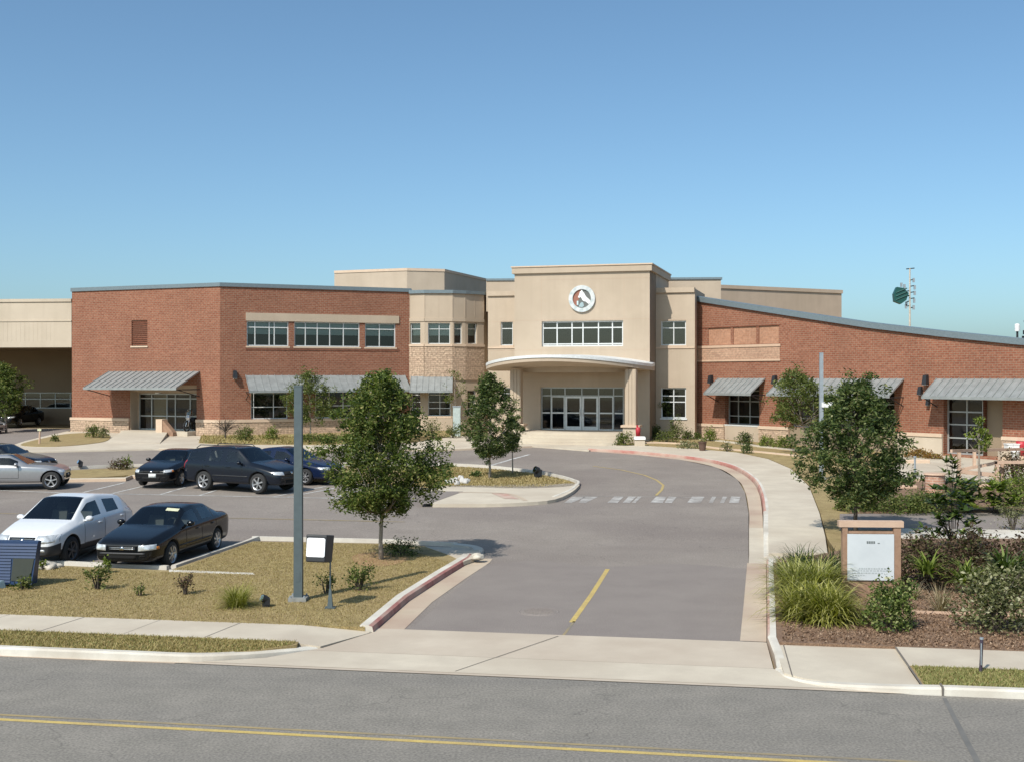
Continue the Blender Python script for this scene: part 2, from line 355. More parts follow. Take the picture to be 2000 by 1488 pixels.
M['tuftd'] = leafmat('dark_strap_leaves', [(0, (.015, .03, .012)), (.6, (.04, .07, .02)), (1, (.09, .13, .045))], .25)
M['tuftw'] = leafmat('straw_blades', [(0, (.14, .11, .055)), (.5, (.32, .25, .15)), (1, (.52, .44, .31))], .2)
M['flower'] = leafmat('rust_leaves', [(0, (.12, .055, .015)), (.5, (.25, .12, .03)), (1, (.22, .20, .04))])
# ------------------------------------------------------------------ ground sheets
def crease(poly, closed=True):
    out = []; n = len(poly)
    for i in range(n if closed else n-1):
        a, b = poly[i], poly[(i+1) % n]; out.append(a); cuts = []
        for yc in (Y0, Y1):
            if (a[1]-yc)*(b[1]-yc) < 0:
                t = (yc-a[1])/(b[1]-a[1]); cuts.append((t, (a[0]+(b[0]-a[0])*t, yc)))
        out += [c[1] for c in sorted(cuts)]
    if not closed: out.append(poly[-1])
    return out
def area(poly): return 0.5*sum(poly[i][0]*poly[(i+1) % len(poly)][1]-poly[(i+1) % len(poly)][0]*poly[i][1] for i in range(len(poly)))
def sheet(name, poly, dz, mat, skirt=0.0, kind='structure', label=None, cat=None, zf=None, group=None):
    """flat ground sheet following the terrain; skirt > 0 adds a vertical edge down from it"""
    poly = crease(list(poly))
    if area(poly) < 0: poly = poly[::-1]
    bm = bmesh.new(); vs = [bm.verts.new((x, y, 0)) for x, y in poly]
    f = bm.faces.new(vs); bmesh.ops.triangulate(bm, faces=[f])
    for yc in (Y0, Y1):
        bmesh.ops.bisect_plane(bm, geom=bm.verts[:]+bm.edges[:]+bm.faces[:], plane_co=(0, yc, 0), plane_no=(0, 1, 0))
    zz = zf or (lambda x, y: gz(y)+dz)
    for v in bm.verts: v.co.z = zz(v.co.x, v.co.y)
    if skirt:
        n = len(poly); top = [bm.verts.new((x, y, zz(x, y))) for x, y in poly]; bot = [bm.verts.new((x, y, gz(y)+dz-skirt)) for x, y in poly]
        for i in range(n):
            j = (i+1) % n; bm.faces.new((bot[i], bot[j], top[j], top[i]))
    bm.normal_update()
    for fc in bm.faces:
        if fc.normal.z < -0.5: fc.normal_flip()
    me = bpy.data.meshes.new(name); bm.to_mesh(me); bm.free(); me.materials.append(mat)
    o = bpy.data.objects.new(name, me); COL.objects.link(o); OFF[o.name] = Vector((0, 0, 0))
    return tag(o, label, cat, group, kind)
def offset(path, d):
    P = [Vector(p) for p in path]; out = []
    for i, p in enumerate(P):
        t = (P[min(i+1, len(P)-1)]-P[max(i-1, 0)]).normalized(); out.append((p.x-t.y*d, p.y+t.x*d))
    return out
def ribbon(name, path, w, dz, mat, **kw):
    """flat strip to the left of the path"""
    path = crease(path, False)
    return sheet(name, path+offset(path, w)[::-1], dz, mat, **kw)
def kerb(path, w, h, facem, topm, bat=.045, name='kerb'):
    """kerb whose road edge runs along the path and whose body lies to its left; h number or list"""
    path = crease(path, False); n = len(path)
    hs = h if hasattr(h, '__len__') else [h]*n
    if len(hs) != n: hs = [hs[min(int(i*len(hs)/n), len(hs)-1)] for i in range(n)]
    mb = MB(); rows = [offset(path, 0), offset(path, bat*.4), offset(path, bat), offset(path, w), offset(path, w)]
    V = []
    for i in range(n):
        g = gz(path[i][1]); hh = hs[i]
        zz = [g-.1, g+max(hh-(.03 if bat < .05 else .025), -.05), g+hh, g+hh, g-.1]
        V.append([(rows[k][i][0], rows[k][i][1], zz[k]) for k in range(5)])
    for i in range(n-1):
        for k in range(4):
            mb.quad(V[i][k], V[i+1][k], V[i+1][k+1], V[i][k+1], 0 if k < (1 if bat < .05 else 2) else 1)
    mb.add(V[0], [(0, 1, 2, 3, 4)], 1); mb.add(V[-1], [(4, 3, 2, 1, 0)], 1)
    o = mb.build(name, [facem, topm]); return tag(o, kind='structure')
def inside(poly, P):
    x, y = P[:, 0], P[:, 1]; c = np.zeros(len(P), bool); n = len(poly); j = n-1
    for i in range(n):
        xi, yi = poly[i]; xj, yj = poly[j]
        m = ((yi > y) != (yj > y)) & (x < (xj-xi)*(y-yi)/((yj-yi) if abs(yj-yi) > 1e-9 else 1e-9)+xi); c ^= m; j = i
    return c
def scatter(poly, n):
    a = np.array(poly); lo, hi = a.min(0), a.max(0); out = np.zeros((0, 2))
    while len(out) < n:
        p = rng.random((n*2, 2))*(hi-lo)+lo; out = np.vstack([out, p[inside(poly, p)]])
    return out[:n]
gzv = lambda y: SL*(np.clip(y, Y0, Y1)-Y0)
def blades(name, poly, n, dz, mat, hh=(.02, .06), wd=.012, label=None, cat='grass'):
    P = scatter(poly, n); a = rng.random(n)*2*np.pi; h = hh[0]+rng.random(n)**1.5*(hh[1]-hh[0])
    ln = rng.normal(0, .6, (n, 2))*h[:, None]; w = wd*(.6+.8*rng.random(n))
    z = gzv(P[:, 1])+dz-.004; d = np.stack([np.cos(a), np.sin(a)], 1)*w[:, None]
    V = np.zeros((n, 3, 3)); V[:, 0, :2] = P-d; V[:, 1, :2] = P+d; V[:, 2, :2] = P+ln
    V[:, 0, 2] = z; V[:, 1, 2] = z; V[:, 2, 2] = z+h
    o = fastmesh(name, V.reshape(-1, 3), np.arange(3*n).reshape(-1, 3), mat)
    return tag(o, label, cat, None, 'stuff')

# terrain, street, drive and car park
TERR = [(-700, -80), (700, -80), (700, 1500), (-700, 1500)]
sheet('terrain', TERR, -.09, M['terrain'])
sheet('street', [st(-160, -7.2), st(160, -7.2), st(160, 0), st(-160, 0)], 0.0, M['street'])
kerb([st(160, -7.2), st(-160, -7.2)], .16, .14, M['concw'], M['concw'])
DR = gps([(735, 1229), (1450, 1254), (1462, 1105), (1462, 1080), (1462, 1000), (1455, 960), (1440, 935), (1400, 912), (1330, 897), (1250, 888), (1150, 880.5), (1040, 872), (870, 879), (650, 881), (300, 878.5), (60, 884), (30, 872), (60, 850), (-30, 836)])
DRIVE = [st(-3.06, 3.1), st(4.0, 3.1)]+DR[2:]+[(-46, 78), (-46, 40), st(-40, 3.1)]
sheet('driveway', DRIVE, -.004, M['lot'])
sheet('driveway_patch', smooth(gps([(948, 1102), (1050, 1094), (1180, 1106), (1320, 1100), (1458, 1110)]), 3)+gps([(1451, 1253.5), (1120, 1241), (800, 1229.5)]), .001, M['patch'])
APR = [st(-7.0, .012), st(6.0, .012), st(5.0, .12), st(4.3, .5), st(4.06, 1.2), st(4.04, 3.12), st(-3.08, 3.12), st(-3.1, 2.7), st(-3.6, 1.4), st(-4.3, .55), st(-5.3, .12)]
sheet('apron', APR, .006, M['apron'])
sheet('apron_strip', [st(-5.2, .13), st(5.0, .13), st(4.3, .5), st(4.06, 1.2), st(-3.75, 1.2), st(-4.25, .58)], .010, M['conc'])
# sidewalks and verges by the street
sheet('sidewalk', [st(-160, 1.45), st(-4.4, 1.45), st(-4.4, 2.75), st(-160, 2.75)], .10, M['conc'], .2)
def rampz(x, y):
    u = SU[0]*x+SU[1]*(y-18.4); t = min(max((u+4.4)/1.0, 0), 1); return .10-(.085*t)
sheet('sidewalk', [st(-4.4, 1.45), st(-3.6, 1.42), st(-3.06, 2.75), st(-4.4, 2.75)], .10, M['conc'], .2, zf=rampz)
VL = [st(-160, .17), st(-6.3, .17), st(-5.2, .3), st(-4.5, .68), st(-3.95, 1.2), st(-4.0, 1.44), st(-160, 1.44)]
sheet('verge', VL, .095, M['lawn'], .2)
kl = [st(-160, 0), st(-60, 0), st(-20, 0), st(-12, 0)]+smooth([st(-6.6, 0), st(-5.4, .10), st(-4.6, .50), st(-4.0, 1.0), st(-3.62, 1.40)], 5)
kerb(kl, .17, [.14, .14, .14, .14]+[.14-.125*(i/20.)**1.3 for i in range(21)], M['concw'], M['concw'])
ribbon('gutter', [st(-160, -.16), st(-20, -.16), st(-5.6, -.02)], .18, .004, M['gutter'])
sheet('sidewalk', [st(4.20, .75), st(4.5, .45), st(4.9, .28), st(5.6, .19), st(6.17, .17), st(6.17, 2.72), st(4.16, 2.72)], .06, M['conc'], .15)
sheet('sidewalk', [st(6.17, 1.42), st(160, 1.42), st(160, 2.72), st(6.17, 2.72)], .10, M['conc'], .2)
VR = [st(6.19, .17), st(160, .17), st(160, 1.41), st(6.19, 1.41)]
sheet('verge', VR, .095, M['lawn'], .2)
kr = smooth([st(4.06, 1.25), st(4.22, .62), st(4.75, .2), st(5.6, .04), st(6.6, 0)], 5)+[st(12, 0), st(40, 0), st(160, 0)]
kerb(kr, .18, [.012+.11*(i/20.)**1.2 for i in range(21)]+[.135, .135, .135], M['concw'], M['concw'])
JO = MB()
def joint(a, b, w=.018, dz=.0):
    a, b = Vector(a), Vector(b); t = (b-a).normalized(); n = Vector((-t.y, t.x))*w*.5
    JO.add([(*(a-n), gz(a.y)+dz), (*(b-n), gz(b.y)+dz), (*(b+n), gz(b.y)+dz), (*(a+n), gz(a.y)+dz)], [(0, 1, 2, 3)])
for u in [-5.75, -8.9, -12.0, -15.2, -18.5]: joint(st(u, 1.46), st(u+.15, 2.74), .016, .104)
for u in [-7.3, -10.4]: joint(st(u, 1.46), st(u+.1, 2.74), .008, .104)
joint(st(6.17, .2), st(6.17, 2.7), .03, .1045); joint(st(9.3, 1.43), st(9.3, 2.71), .012, .104)
joint(st(-3.58, 1.42), st(-3.08, 2.75), .02, .017); joint(st(-3.75, 1.2), st(4.06, 1.2), .008, .014)
joint(st(.35, 3.0), st(-.95, .2), .016, .0145); joint(st(4.31, .6), st(4.31, 2.7), .02, .064)
sheet('tar_seam', [st(6.40, -.12), st(6.46, -.12), st(6.36, -2.0), st(6.30, -3.1), st(6.22, -3.1), st(6.28, -2.0)], .0045, M['seal'])
JO.hexa([(*st(6.42, -.006), -.02), (*st(6.445, -.006), -.02), (*st(6.445, .19), -.02), (*st(6.42, .19), -.02), (*st(6.42, -.006), .137), (*st(6.445, -.006), .137), (*st(6.445, .19), .139), (*st(6.42, .19), .139)])
tag(JO.build('pavement_joint', M['joint']), kind='structure')
# yellow centre line pair of the street
ribbon('road_marking', [st(-160, -3.42), st(160, -3.42)], .10, .004, M['yellow'])
ribbon('road_marking', [st(-160, -3.20), st(160, -3.20)], .07, .004, M['yellowfade'])
# ---- the lawn between street, drive and car park
dkl = gps([(727, 1224), (800, 1174), (870, 1128), (920, 1097)])            # red kerb, road edge
LAWN = [st(-40, 2.76), st(-3.2, 2.76)]+gps([(890, 1097), (905, 1083), (900, 1073), (820, 1065), (760, 1061), (495, 1056), (415, 1084), (330, 1113), (210, 1108), (90, 1102), (-300, 1094)], .1)
sheet('lawn', LAWN, .10, M['lawn'], .25)
kerb([st(-3.02, 2.78)]+dkl[1:]+gps([(926, 1090)]), .28, [.13]*6, M['red'], M['concw'], bat=.115)
ribbon('gutter', ([st(-3.02, 2.8)]+dkl[1:]+gps([(926, 1090)]))[::-1], .48, .003, M['gutter'])
tipk = smooth(gps([(926, 1090), (946, 1080), (934, 1071), (895, 1066)]), 5)
kerb(tipk, .3, [.11]*10+[.09]*10, M['concw'], M['concw'])
sheet('corner_paving', gps([(830, 1066), (900, 1069), (936, 1074), (940, 1084), (905, 1096), (880, 1084)], .11), .112, M['conc'], .1)
kerb(gps([(895, 1066), (760, 1059), (495, 1053)]), .13, .11, M['woodp'], M['concw'])
kerb(gps([(497, 1054), (415, 1083), (332, 1112)]), .16, .12, M['concw'], M['concw'])
kerb(gps([(332, 1112), (210, 1107), (92, 1101), (-200, 1094)]), .16, .12, M['concw'], M['concw'])
sheet('edging_strip', gps([(330, 1112), (495, 1118.5), (497, 1121.5), (330, 1116)], .1), .108, M['concw'], .03)
sheet('tree_soil', smooth(gps([(690, 1085), (725, 1078), (770, 1080), (800, 1090), (770, 1102), (725, 1106), (695, 1099)], .1), 4, True), .106, M['soil'])
# car park lines
def line_px(pts, w, mat, dz=.004, name='road_marking'):
    p = gps(pts); ribbon(name, crease(p, False), w, dz, mat)
line_px([(-200, 950), (120, 962), (640, 972.5), (700, 974)], .10, M['white'])
for a, b in [((165, 961), (246, 942)), ((222, 963), (290, 947)), ((316, 965), (365, 951)), ((392, 967), (425, 957)), ((535, 970), (640, 949)), ((560, 971), (655, 953)), ((645, 973), (700, 958))]:
    line_px([a, b], .10, M['white'])
line_px([(140, 1098), (205, 1062)], .10, M['white'])
line_px([(-200, 999), (30, 1003), (430, 1011), (790, 1019)], .10, M['yellowfade'])
line_px([(1122, 1215), (1160, 1161), (1191, 1111)], .105, M['yellow'])
line_px([(1100, 1244), (1124, 1213)], .05, M['yellowfade'])
line_px([(1160, 909.5), (1215, 917), (1260, 927), (1285, 937), (1298, 947), (1295, 956), (1284, 967)][::-1], .10, M['yellowmid'])
line_px([(960, 909), (1000, 897), (1037, 887)], .16, M['white'])
# worn zebra crossing across the drive
for a, b, c, d in [(1108, 1122, 1118, 1146), (1136, 1150, 1140, 1168), (1192, 1212, 1200, 1218), (1222, 1236, 1228, 1242), (1240, 1247, 1246, 1253), (1276, 1300, 1282, 1302), (1304, 1318, 1306, 1322), (1348, 1374, 1352, 1376), (1390, 1398, 1391, 1399), (1412, 1420, 1412, 1420), (1430, 1449, 1428, 1446)]:
    sheet('road_marking', gps([(a-6, 981), (b-6, 981.5), (d, 969.5), (c, 969)]), .004, M['worn'])
line_px([(1112, 967.5), (1450, 972.5)], .05, M['worn'])
# manhole cover in the drive
mh = gp(1052, 1194); m = MB(); m.lathe([(0, .012), (.34, .012), (.36, .006), (.40, .012), (.43, .0)], (mh[0], mh[1], -.002), 28)
for k in range(-3, 4): m.box((mh[0], mh[1]+k*.085, .0125), (2*math.sqrt(max(.33**2-(k*.085)**2, .01))*.9, .022, .008))
tag(m.build('manhole_cover', M['patch'], origin=(mh[0], mh[1], 0)), 'round iron manhole cover set in the drive beside the yellow line', 'manhole cover')
# ---- drive's outer side: kerb, gutter, curved walk
rkp = gps([(1497, 1253), (1497, 1180), (1496, 1100), (1495, 1086)])
def kerb_r(path, w, h, fm, tm): return kerb(path[::-1], w, h, fm, tm)
kerb([rkp[0], rkp[1], rkp[2]][::-1], .17, [.13, .13, .12], M['redworn'], M['concw'], bat=.06)
kerb_r([st(4.10, 1.22), st(4.10, 2.0), rkp[0]], .16, [.12, .08, .025], M['gutter'], M['concw'])
ribbon('gutter', [rkp[0], rkp[1], rkp[2]], .46, .003, M['gutter'])
sheet('ramp_flare', gps([(1462, 1107), (1463, 1083), (1463, 1030), (1490, 1030), (1502, 1086), (1500, 1102)]), .002, M['conc'])
OUT = gps([(1490, 1088), (1490, 1030), (1490, 1004), (1484, 965), (1468, 938), (1432, 915), (1380, 901), (1300, 890.5), (1210, 883), (1148, 880)])
outs = smooth(OUT, 5)
kerb(outs[10:][::-1], .2, .13, M['redpale'], M['concw'], bat=.10)
kerb_r(outs[:11], .16, [.12]*8+[.03]*4, M['concw'], M['concw'])
gut = smooth(gps([(1463, 1030), (1463, 1000), (1456, 961), (1440, 936), (1400, 912.5), (1330, 897.5), (1250, 888), (1155, 881)]), 5)
go = smooth(gps([(1490, 1030), (1489, 1004), (1483, 965), (1467, 938), (1431, 915.5), (1379, 901.5), (1299, 891), (1210, 883.5), (1155, 880.5)]), 5)
sheet('gutter', gut+go[::-1], .003, M['gutter'])
WALK = offset(outs, -.15)+gps([(1190, 869.5), (1250, 869), (1350, 875), (1440, 883), (1500, 895.5), (1545, 915), (1580, 949), (1600, 1000), (1612, 1048), (1616, 1078)], .12)[0:]
sheet('curved_walk', WALK, .12, M['conc'], .2)
sheet('walk_end', gps([(1496, 1090), (1506, 1078), (1614, 1078), (1620, 1100), (1500, 1104)], .05), .05, M['conc'], .1)
# grass between the walk and the building
GRASS = gps([(1190, 868), (1250, 867.5), (1350, 873.5), (1440, 881.5), (1500, 894), (1545, 913.5), (1581, 947), (1602, 1000), (1616, 1050), (1640, 1085), (1760, 1055), (1760, 1036), (1650, 1003), (1740, 985), (1760, 920), (1760, 880)], .1)+[(22, 58), (12.2, 70.5), (9.6, 71)]
sheet('lawn', GRASS, .09, M['lawn'], .2)
# planting bed, garden and its paths on the far side
BED = [st(4.20, 2.73), st(60, 2.74)]+[(60, 36)]+gps([(2000, 1052), (1760, 1052), (1640, 1075), (1508, 1100)], .09)
sheet('mulch_bed', BED, .105, M['mulch'], .2)
kerb(gps([(1772, 1196), (1880, 1199), (2080, 1204)], .105)[::-1], .05, .165, M['woodp'], M['woodp'], name='kerb')
sheet('garden_path', gps([(1640, 1003), (2010, 1000), (2300, 1005), (2300, 1040), (2010, 1036), (1640, 1033)], .1), .105, M['patch'], .2)
sheet('garden_strip', gps([(1752, 1033), (2010, 1036), (2300, 1040), (2300, 1052), (2010, 1051), (1755, 1051)], .1), .13, M['concw'], .2)
sheet('garden_soil', gps([(1660, 1002), (1700, 950), (1730, 935), (2010, 945), (2300, 950), (2300, 1004), (2010, 999)], .1), .12, M['mulch'], .2)
sheet('garden_terrace', gps([(1700, 950), (1745, 915), (1760, 890), (1790, 884), (2060, 905), (2300, 925), (2300, 949), (2010, 944), (1730, 935)], .1)+[], .14, M['conc'], .2)
ribbon('planting_edge', smooth(gps([(1232, 865.5), (1290, 865), (1340, 868), (1400, 876), (1470, 882), (1570, 892)], .1), 4), .22, .16, M['cap'], skirt=.12)
ribbon('planting_edge', smooth(gps([(1275, 853.5), (1330, 855), (1400, 861), (1480, 872), (1560, 880)], .1), 4), .5, .13, M['conc'], skirt=.1)
# ---- island between the car park and the loop
ISL = smooth(gps([(840, 911), (890, 911), (960, 915), (1040, 924), (1095, 934), (1122, 942), (1112, 948), (1060, 951), (1000, 952), (930, 950), (840, 947)], .1), 3)+gps([(640, 932), (560, 928), (250, 927), (140, 935), (105, 928), (108, 919), (250, 912), (640, 909)], .1)
sheet('island_lawn', ISL, .10, M['lawn'], .2)
ISW = smooth(gps([(840, 948), (930, 950.5), (1000, 952.5), (1060, 951.5), (1112, 948.5), (1124, 943)], .12), 3)+smooth(gps([(1132, 947), (1118, 960), (1085, 975), (1030, 981), (950, 984), (845, 984)], .1), 3)
sheet('island_walk', ISW, .115, M['conc'], .2)
kerb(smooth(gps([(1085, 976), (1118, 962), (1134, 947), (1124, 941), (1095, 932.5), (1040, 922.5), (960, 913.5), (890, 909.5), (840, 909)]), 4), .14, .13, M['red'], M['concw'])
kerb(smooth(gps([(845, 986), (950, 986), (1030, 983), (1085, 976)]), 4), .2, .06, M['gutter'], M['conc'])
kerb(gps([(840, 909), (640, 907), (250, 910), (108, 917), (98, 927)]), .14, .12, M['concw'], M['concw'])
kerb(gps([(98, 927), (128, 941), (246, 939), (258, 934), (560, 934), (640, 942)]), .3, .14, M['cap'], M['conc'])
sheet('stall_corner', gps([(835, 958.5), (905, 959), (838, 983), (820, 983)], .12), .121, M['patch'])
ribbon('ramp_edge', smooth(gps([(895, 961), (960, 962), (990, 964), (1010, 970), (1022, 977)], .12), 4), .16, .122, M['gutter'])
sheet('red_ramp_mark', gps([(960, 962.5), (990, 964), (1015, 974), (985, 973)], .12), .126, M['redworn'])
# ---- paving along the building
PLZ = gps([(-60, 892), (60, 884), (300, 878.5), (650, 881), (870, 879), (1040, 872.5), (1150, 881), (1200, 868)], .0)+[(9.3, 70), (0, 71), (-7, 76), (-18, 72.5), (-31, 78), (-33, 76)]
sheet('plaza', PLZ, .06, M['conc'], .2)
kerb_r(gps([(310, 879), (650, 882), (870, 880), (1040, 873.5)])[::-1], .16, .12, M['gutter'], M['conc'])
sheet('planting_bed', gps([(388, 864), (430, 867), (620, 868), (800, 864), (800, 852), (880, 852), (880, 840), (395, 840)], .08), .075, M['lawn'], .05)
sheet('grass_patch', smooth(gps([(40, 868), (110, 871), (190, 864), (214, 856), (205, 846), (140, 846), (90, 854)], .08), 4, True), .085, M['lawn'], .08)
sheet('service_drive', gps([(-60, 880), (20, 872), (50, 862), (100, 850), (138, 842), (138, 838), (-200, 838), (-200, 880)], .0), .066, M['patch'], .05)
# ---- loose cover: blades on the near lawns, chips on the mulch
lv = [p for p in LAWN if p[0] > -14.5]
LV = [st(-14.5, 2.71), st(-3.2, 2.71)]+gps([(885, 1099), (760, 1063), (495, 1058), (330, 1117), (90, 1105), (-240, 1096)], .1)
blades('lawn_grass', LV, 150000, .10, M['bladedry'], (.012, .042), .0075, 'dry yellow grass blades over the lawn by the street', 'grass')
blades('verge_grass', [st(-15, .2), st(-6.3, .2), st(-5.2, .33), st(-4.5, .70), st(-4.0, 1.2), st(-4.05, 1.42), st(-15, 1.42)], 36000, .095, M['bladegreen'], (.02, .065), .010, 'dry grass blades on the verge strip tapering to the drive', 'grass')
blades('verge_grass', [st(6.22, .2), st(12.6, .2), st(12.6, 1.39), st(6.22, 1.39)], 22000, .095, M['bladegreener'], (.02, .06), .010, 'greener grass blades on the verge beside the marker post', 'grass')
blades('island_grass', gps([(790, 912), (890, 911), (960, 915), (1040, 924), (1095, 934), (1118, 942), (1060, 950), (1000, 951), (850, 947), (790, 945)], .1), 16000, .10, M['bladedry'], (.03, .09), .02, 'dry grass on the kerbed island under the small tree', 'grass')
blades('bed_grass', gps([(390, 864), (430, 866.5), (620, 867), (800, 863), (800, 853), (395, 850)], .08), 5000, .075, M['bladegreen'], (.05, .2), .03, 'thin grass in the bed along the brick wing', 'grass')
BV = [st(4.3, 2.78), st(10.5, 2.78), (12.6, 30), (6.75, 30)]
def chips(name, poly, n, dz, mat, label):
    P = scatter(poly, n); a = rng.random(n)*2*np.pi; l = .008+.02*rng.random(n); w = .004+.007*rng.random(n)
    d = np.stack([np.cos(a), np.sin(a)], 1); e = np.stack([-d[:, 1], d[:, 0]], 1); z = gzv(P[:, 1])+dz+.004; tl = rng.normal(0, .012, (n, 2))
    V = np.zeros((n, 4, 3)); s = [(-1, -1), (1, -1), (1, 1), (-1, 1)]
    for k, (p, q) in enumerate(s):
        V[:, k, :2] = P+d*(l*p)[:, None]+e*(w*q)[:, None]; V[:, k, 2] = z+tl[:, 0]*p+tl[:, 1]*q*.5+.006
    return tag(fastmesh(name, V.reshape(-1, 3), np.arange(4*n).reshape(-1, 4), mat), label, 'mulch', None, 'stuff')
chips('mulch_chips', BV, 34000, .105, M['chips'], 'brown bark chips covering the planting bed by the sign')
# ------------------------------------------------------------------ buildings
class Wall:
    """a vertical wall from A to B (left to right as seen from outside)"""
    def __init__(s, bld, A, B, z0, ztop, mat, name='wall', dep=.18):
        s.b = bld; s.A = Vector(A); s.B = Vector(B); s.L = (s.B-s.A).length; s.u = (s.B-s.A)/s.L; s.n = Vector((s.u.y, -s.u.x))
        s.z0 = z0; s.zt = ztop if callable(ztop) else (lambda u: ztop); s.op = []; s.mat = mat; s.name = name; s.dep = dep
        s.flat = not callable(ztop)
    def P(s, u, z, out=0.0):
        p = s.A+s.u*u+s.n*out; return (p.x, p.y, z)
    def uz(s, px, py):
        k = (px-CX)/F; u = (k*s.A.y-s.A.x)/(s.u.x-k*s.u.y); y = s.A.y+s.u.y*u; return u, zat(py, y)
    def rect(s, x0, y0, x1, y1):
        """y0, y1 are read at the middle of the rectangle"""
        u0 = s.uz(x0, y0)[0]; u1 = s.uz(x1, y0)[0]; xm = .5*(x0+x1); return u0, s.uz(xm, y1)[1], u1, s.uz(xm, y0)[1]
    def hexa(s, mb, u0, u1, z0, z1, o0, o1, mi=0):
        mb.hexa([s.P(u0, z0, o1), s.P(u1, z0, o1), s.P(u1, z0, o0), s.P(u0, z0, o0), s.P(u0, z1, o1), s.P(u1, z1, o1), s.P(u1, z1, o0), s.P(u0, z1, o0)], mi)
    def box(s, name, u0, u1, z0, z1, o0, o1, mat, parent=None):
        mb = MB(); s.uvbox(mb, u0, u1, z0, z1, o0, o1); return mb.build(name, mat, parent or s.b)
    def uvbox(s, mb, u0, u1, z0, z1, o0, o1, mi=0):
        q = lambda a, b, c, d, uv: mb.quad(a, b, c, d, mi, uv); P = s.P
        q(P(u0, z0, o1), P(u1, z0, o1), P(u1, z1, o1), P(u0, z1, o1), [(u0, z0), (u1, z0), (u1, z1), (u0, z1)])
        q(P(u0, z1, o1), P(u1, z1, o1), P(u1, z1, o0), P(u0, z1, o0), [(u0, o1), (u1, o1), (u1, o0), (u0, o0)])
        q(P(u0, z0, o0), P(u1, z0, o0), P(u1, z0, o1), P(u0, z0, o1), [(u0, o0), (u1, o0), (u1, o1), (u0, o1)])
        q(P(u0, z0, o0), P(u0, z0, o1), P(u0, z1, o1), P(u0, z1, o0), [(u0-(o1-o0), z0), (u0, z0), (u0, z1), (u0-(o1-o0), z1)])
        q(P(u1, z0, o1), P(u1, z0, o0), P(u1, z1, o0), P(u1, z1, o1), [(u1, z0), (u1+(o1-o0), z0), (u1+(o1-o0), z1), (u1, z1)])
        q(P(u1, z0, o0), P(u0, z0, o0), P(u0, z1, o0), P(u1, z1, o0), [(u1, z0), (u0, z0), (u0, z1), (u1, z1)])
    def opening(s, u0, z0, u1, z1, dep=None): s.op.append((u0, z0, u1, z1, s.dep if dep is None else dep))
    def window(s, u0, z0, u1, z1, cols=(), rows=(), blind=0.0, fw=.055, mat=None, sill=None, name='window', room=1.3, dep=None, mull=None):
        dep = s.dep if dep is None else dep; s.opening(u0, z0, u1, z1, dep); mb = MB(); mat = mat or M['frame']; W, Hh = u1-u0, z1-z0; o0, o1 = -dep-.01, -dep+.07
        s.hexa(mb, u0, u0+fw, z0, z1, o0, o1); s.hexa(mb, u1-fw, u1, z0, z1, o0, o1)
        s.hexa(mb, u0+fw, u1-fw, z0, z0+fw, o0, o1); s.hexa(mb, u0+fw, u1-fw, z1-fw, z1, o0, o1)
        mw = mull or fw*.85
        for c in cols: s.hexa(mb, u0+W*c-mw/2, u0+W*c+mw/2, z0+fw, z1-fw, o0+.01, o1-.005)
        for r in rows: s.hexa(mb, u0+fw, u1-fw, z1-Hh*r-mw/2, z1-Hh*r+mw/2, o0+.014, o1-.012)
        w = mb.build(name, mat, s.b)
        mb = MB(); mb.quad(s.P(u0, z0, -dep+.03), s.P(u1, z0, -dep+.03), s.P(u1, z1, -dep+.03), s.P(u0, z1, -dep+.03)); mb.build('pane', M['pane'], w)
        if blind:
            mb = MB(); s.hexa(mb, u0+.03, u1-.03, z1-Hh*blind, z1-.02, -dep-.12, -dep-.10); mb.build('blind', M['blind'], w)
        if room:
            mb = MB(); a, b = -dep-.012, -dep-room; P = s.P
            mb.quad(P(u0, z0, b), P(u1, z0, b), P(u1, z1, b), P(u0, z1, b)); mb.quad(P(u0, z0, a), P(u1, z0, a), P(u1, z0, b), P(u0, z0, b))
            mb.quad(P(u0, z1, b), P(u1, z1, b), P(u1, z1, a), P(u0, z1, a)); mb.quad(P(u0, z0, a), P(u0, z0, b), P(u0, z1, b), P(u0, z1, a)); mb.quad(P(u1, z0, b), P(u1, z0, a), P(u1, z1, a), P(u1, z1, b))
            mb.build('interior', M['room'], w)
        if sill:
            mb = MB(); s.hexa(mb, u0-.06, u1+.06, z0-sill[0], z0, -dep+.075, sill[1]); mb.build('sill', sill[2], w)
        return w
    def winpx(s, x0, y0, x1, y1, *a, **k): return s.window(*s.rect(x0, y0, x1, y1), *a, **k)
    def finish(s, usplit=(), zbands=None):
        us = {0.0, s.L, *usplit}; zs = {s.z0}
        for o in s.op: us |= {max(o[0], 0), min(o[2], s.L)}; zs |= {max(o[1], s.z0), o[3]}
        us = sorted(us); zs = sorted(zs); mb = MB(); top = 1e9
        for i in range(len(us)-1):
            a, b = us[i], us[i+1]
            if b-a < 1e-5: continue
            for j in range(len(zs)):
                z = zs[j]; z2 = zs[j+1] if j+1 < len(zs) else None
                zm = (z+z2)/2 if z2 else z+.01; um = (a+b)/2
                if any(o[0] < um < o[2] and o[1] < zm < o[3] for o in s.op): continue
                ta, tb = s.zt(a), s.zt(b); za, zb = (min(z2, ta), min(z2, tb)) if z2 else (ta, tb); la, lb = min(z, ta), min(z, tb)
                if za-la < 1e-4 and zb-lb < 1e-4: continue
                mb.quad(s.P(a, la), s.P(b, lb), s.P(b, zb), s.P(a, za), 0, [(a, la), (b, lb), (b, zb), (a, za)])
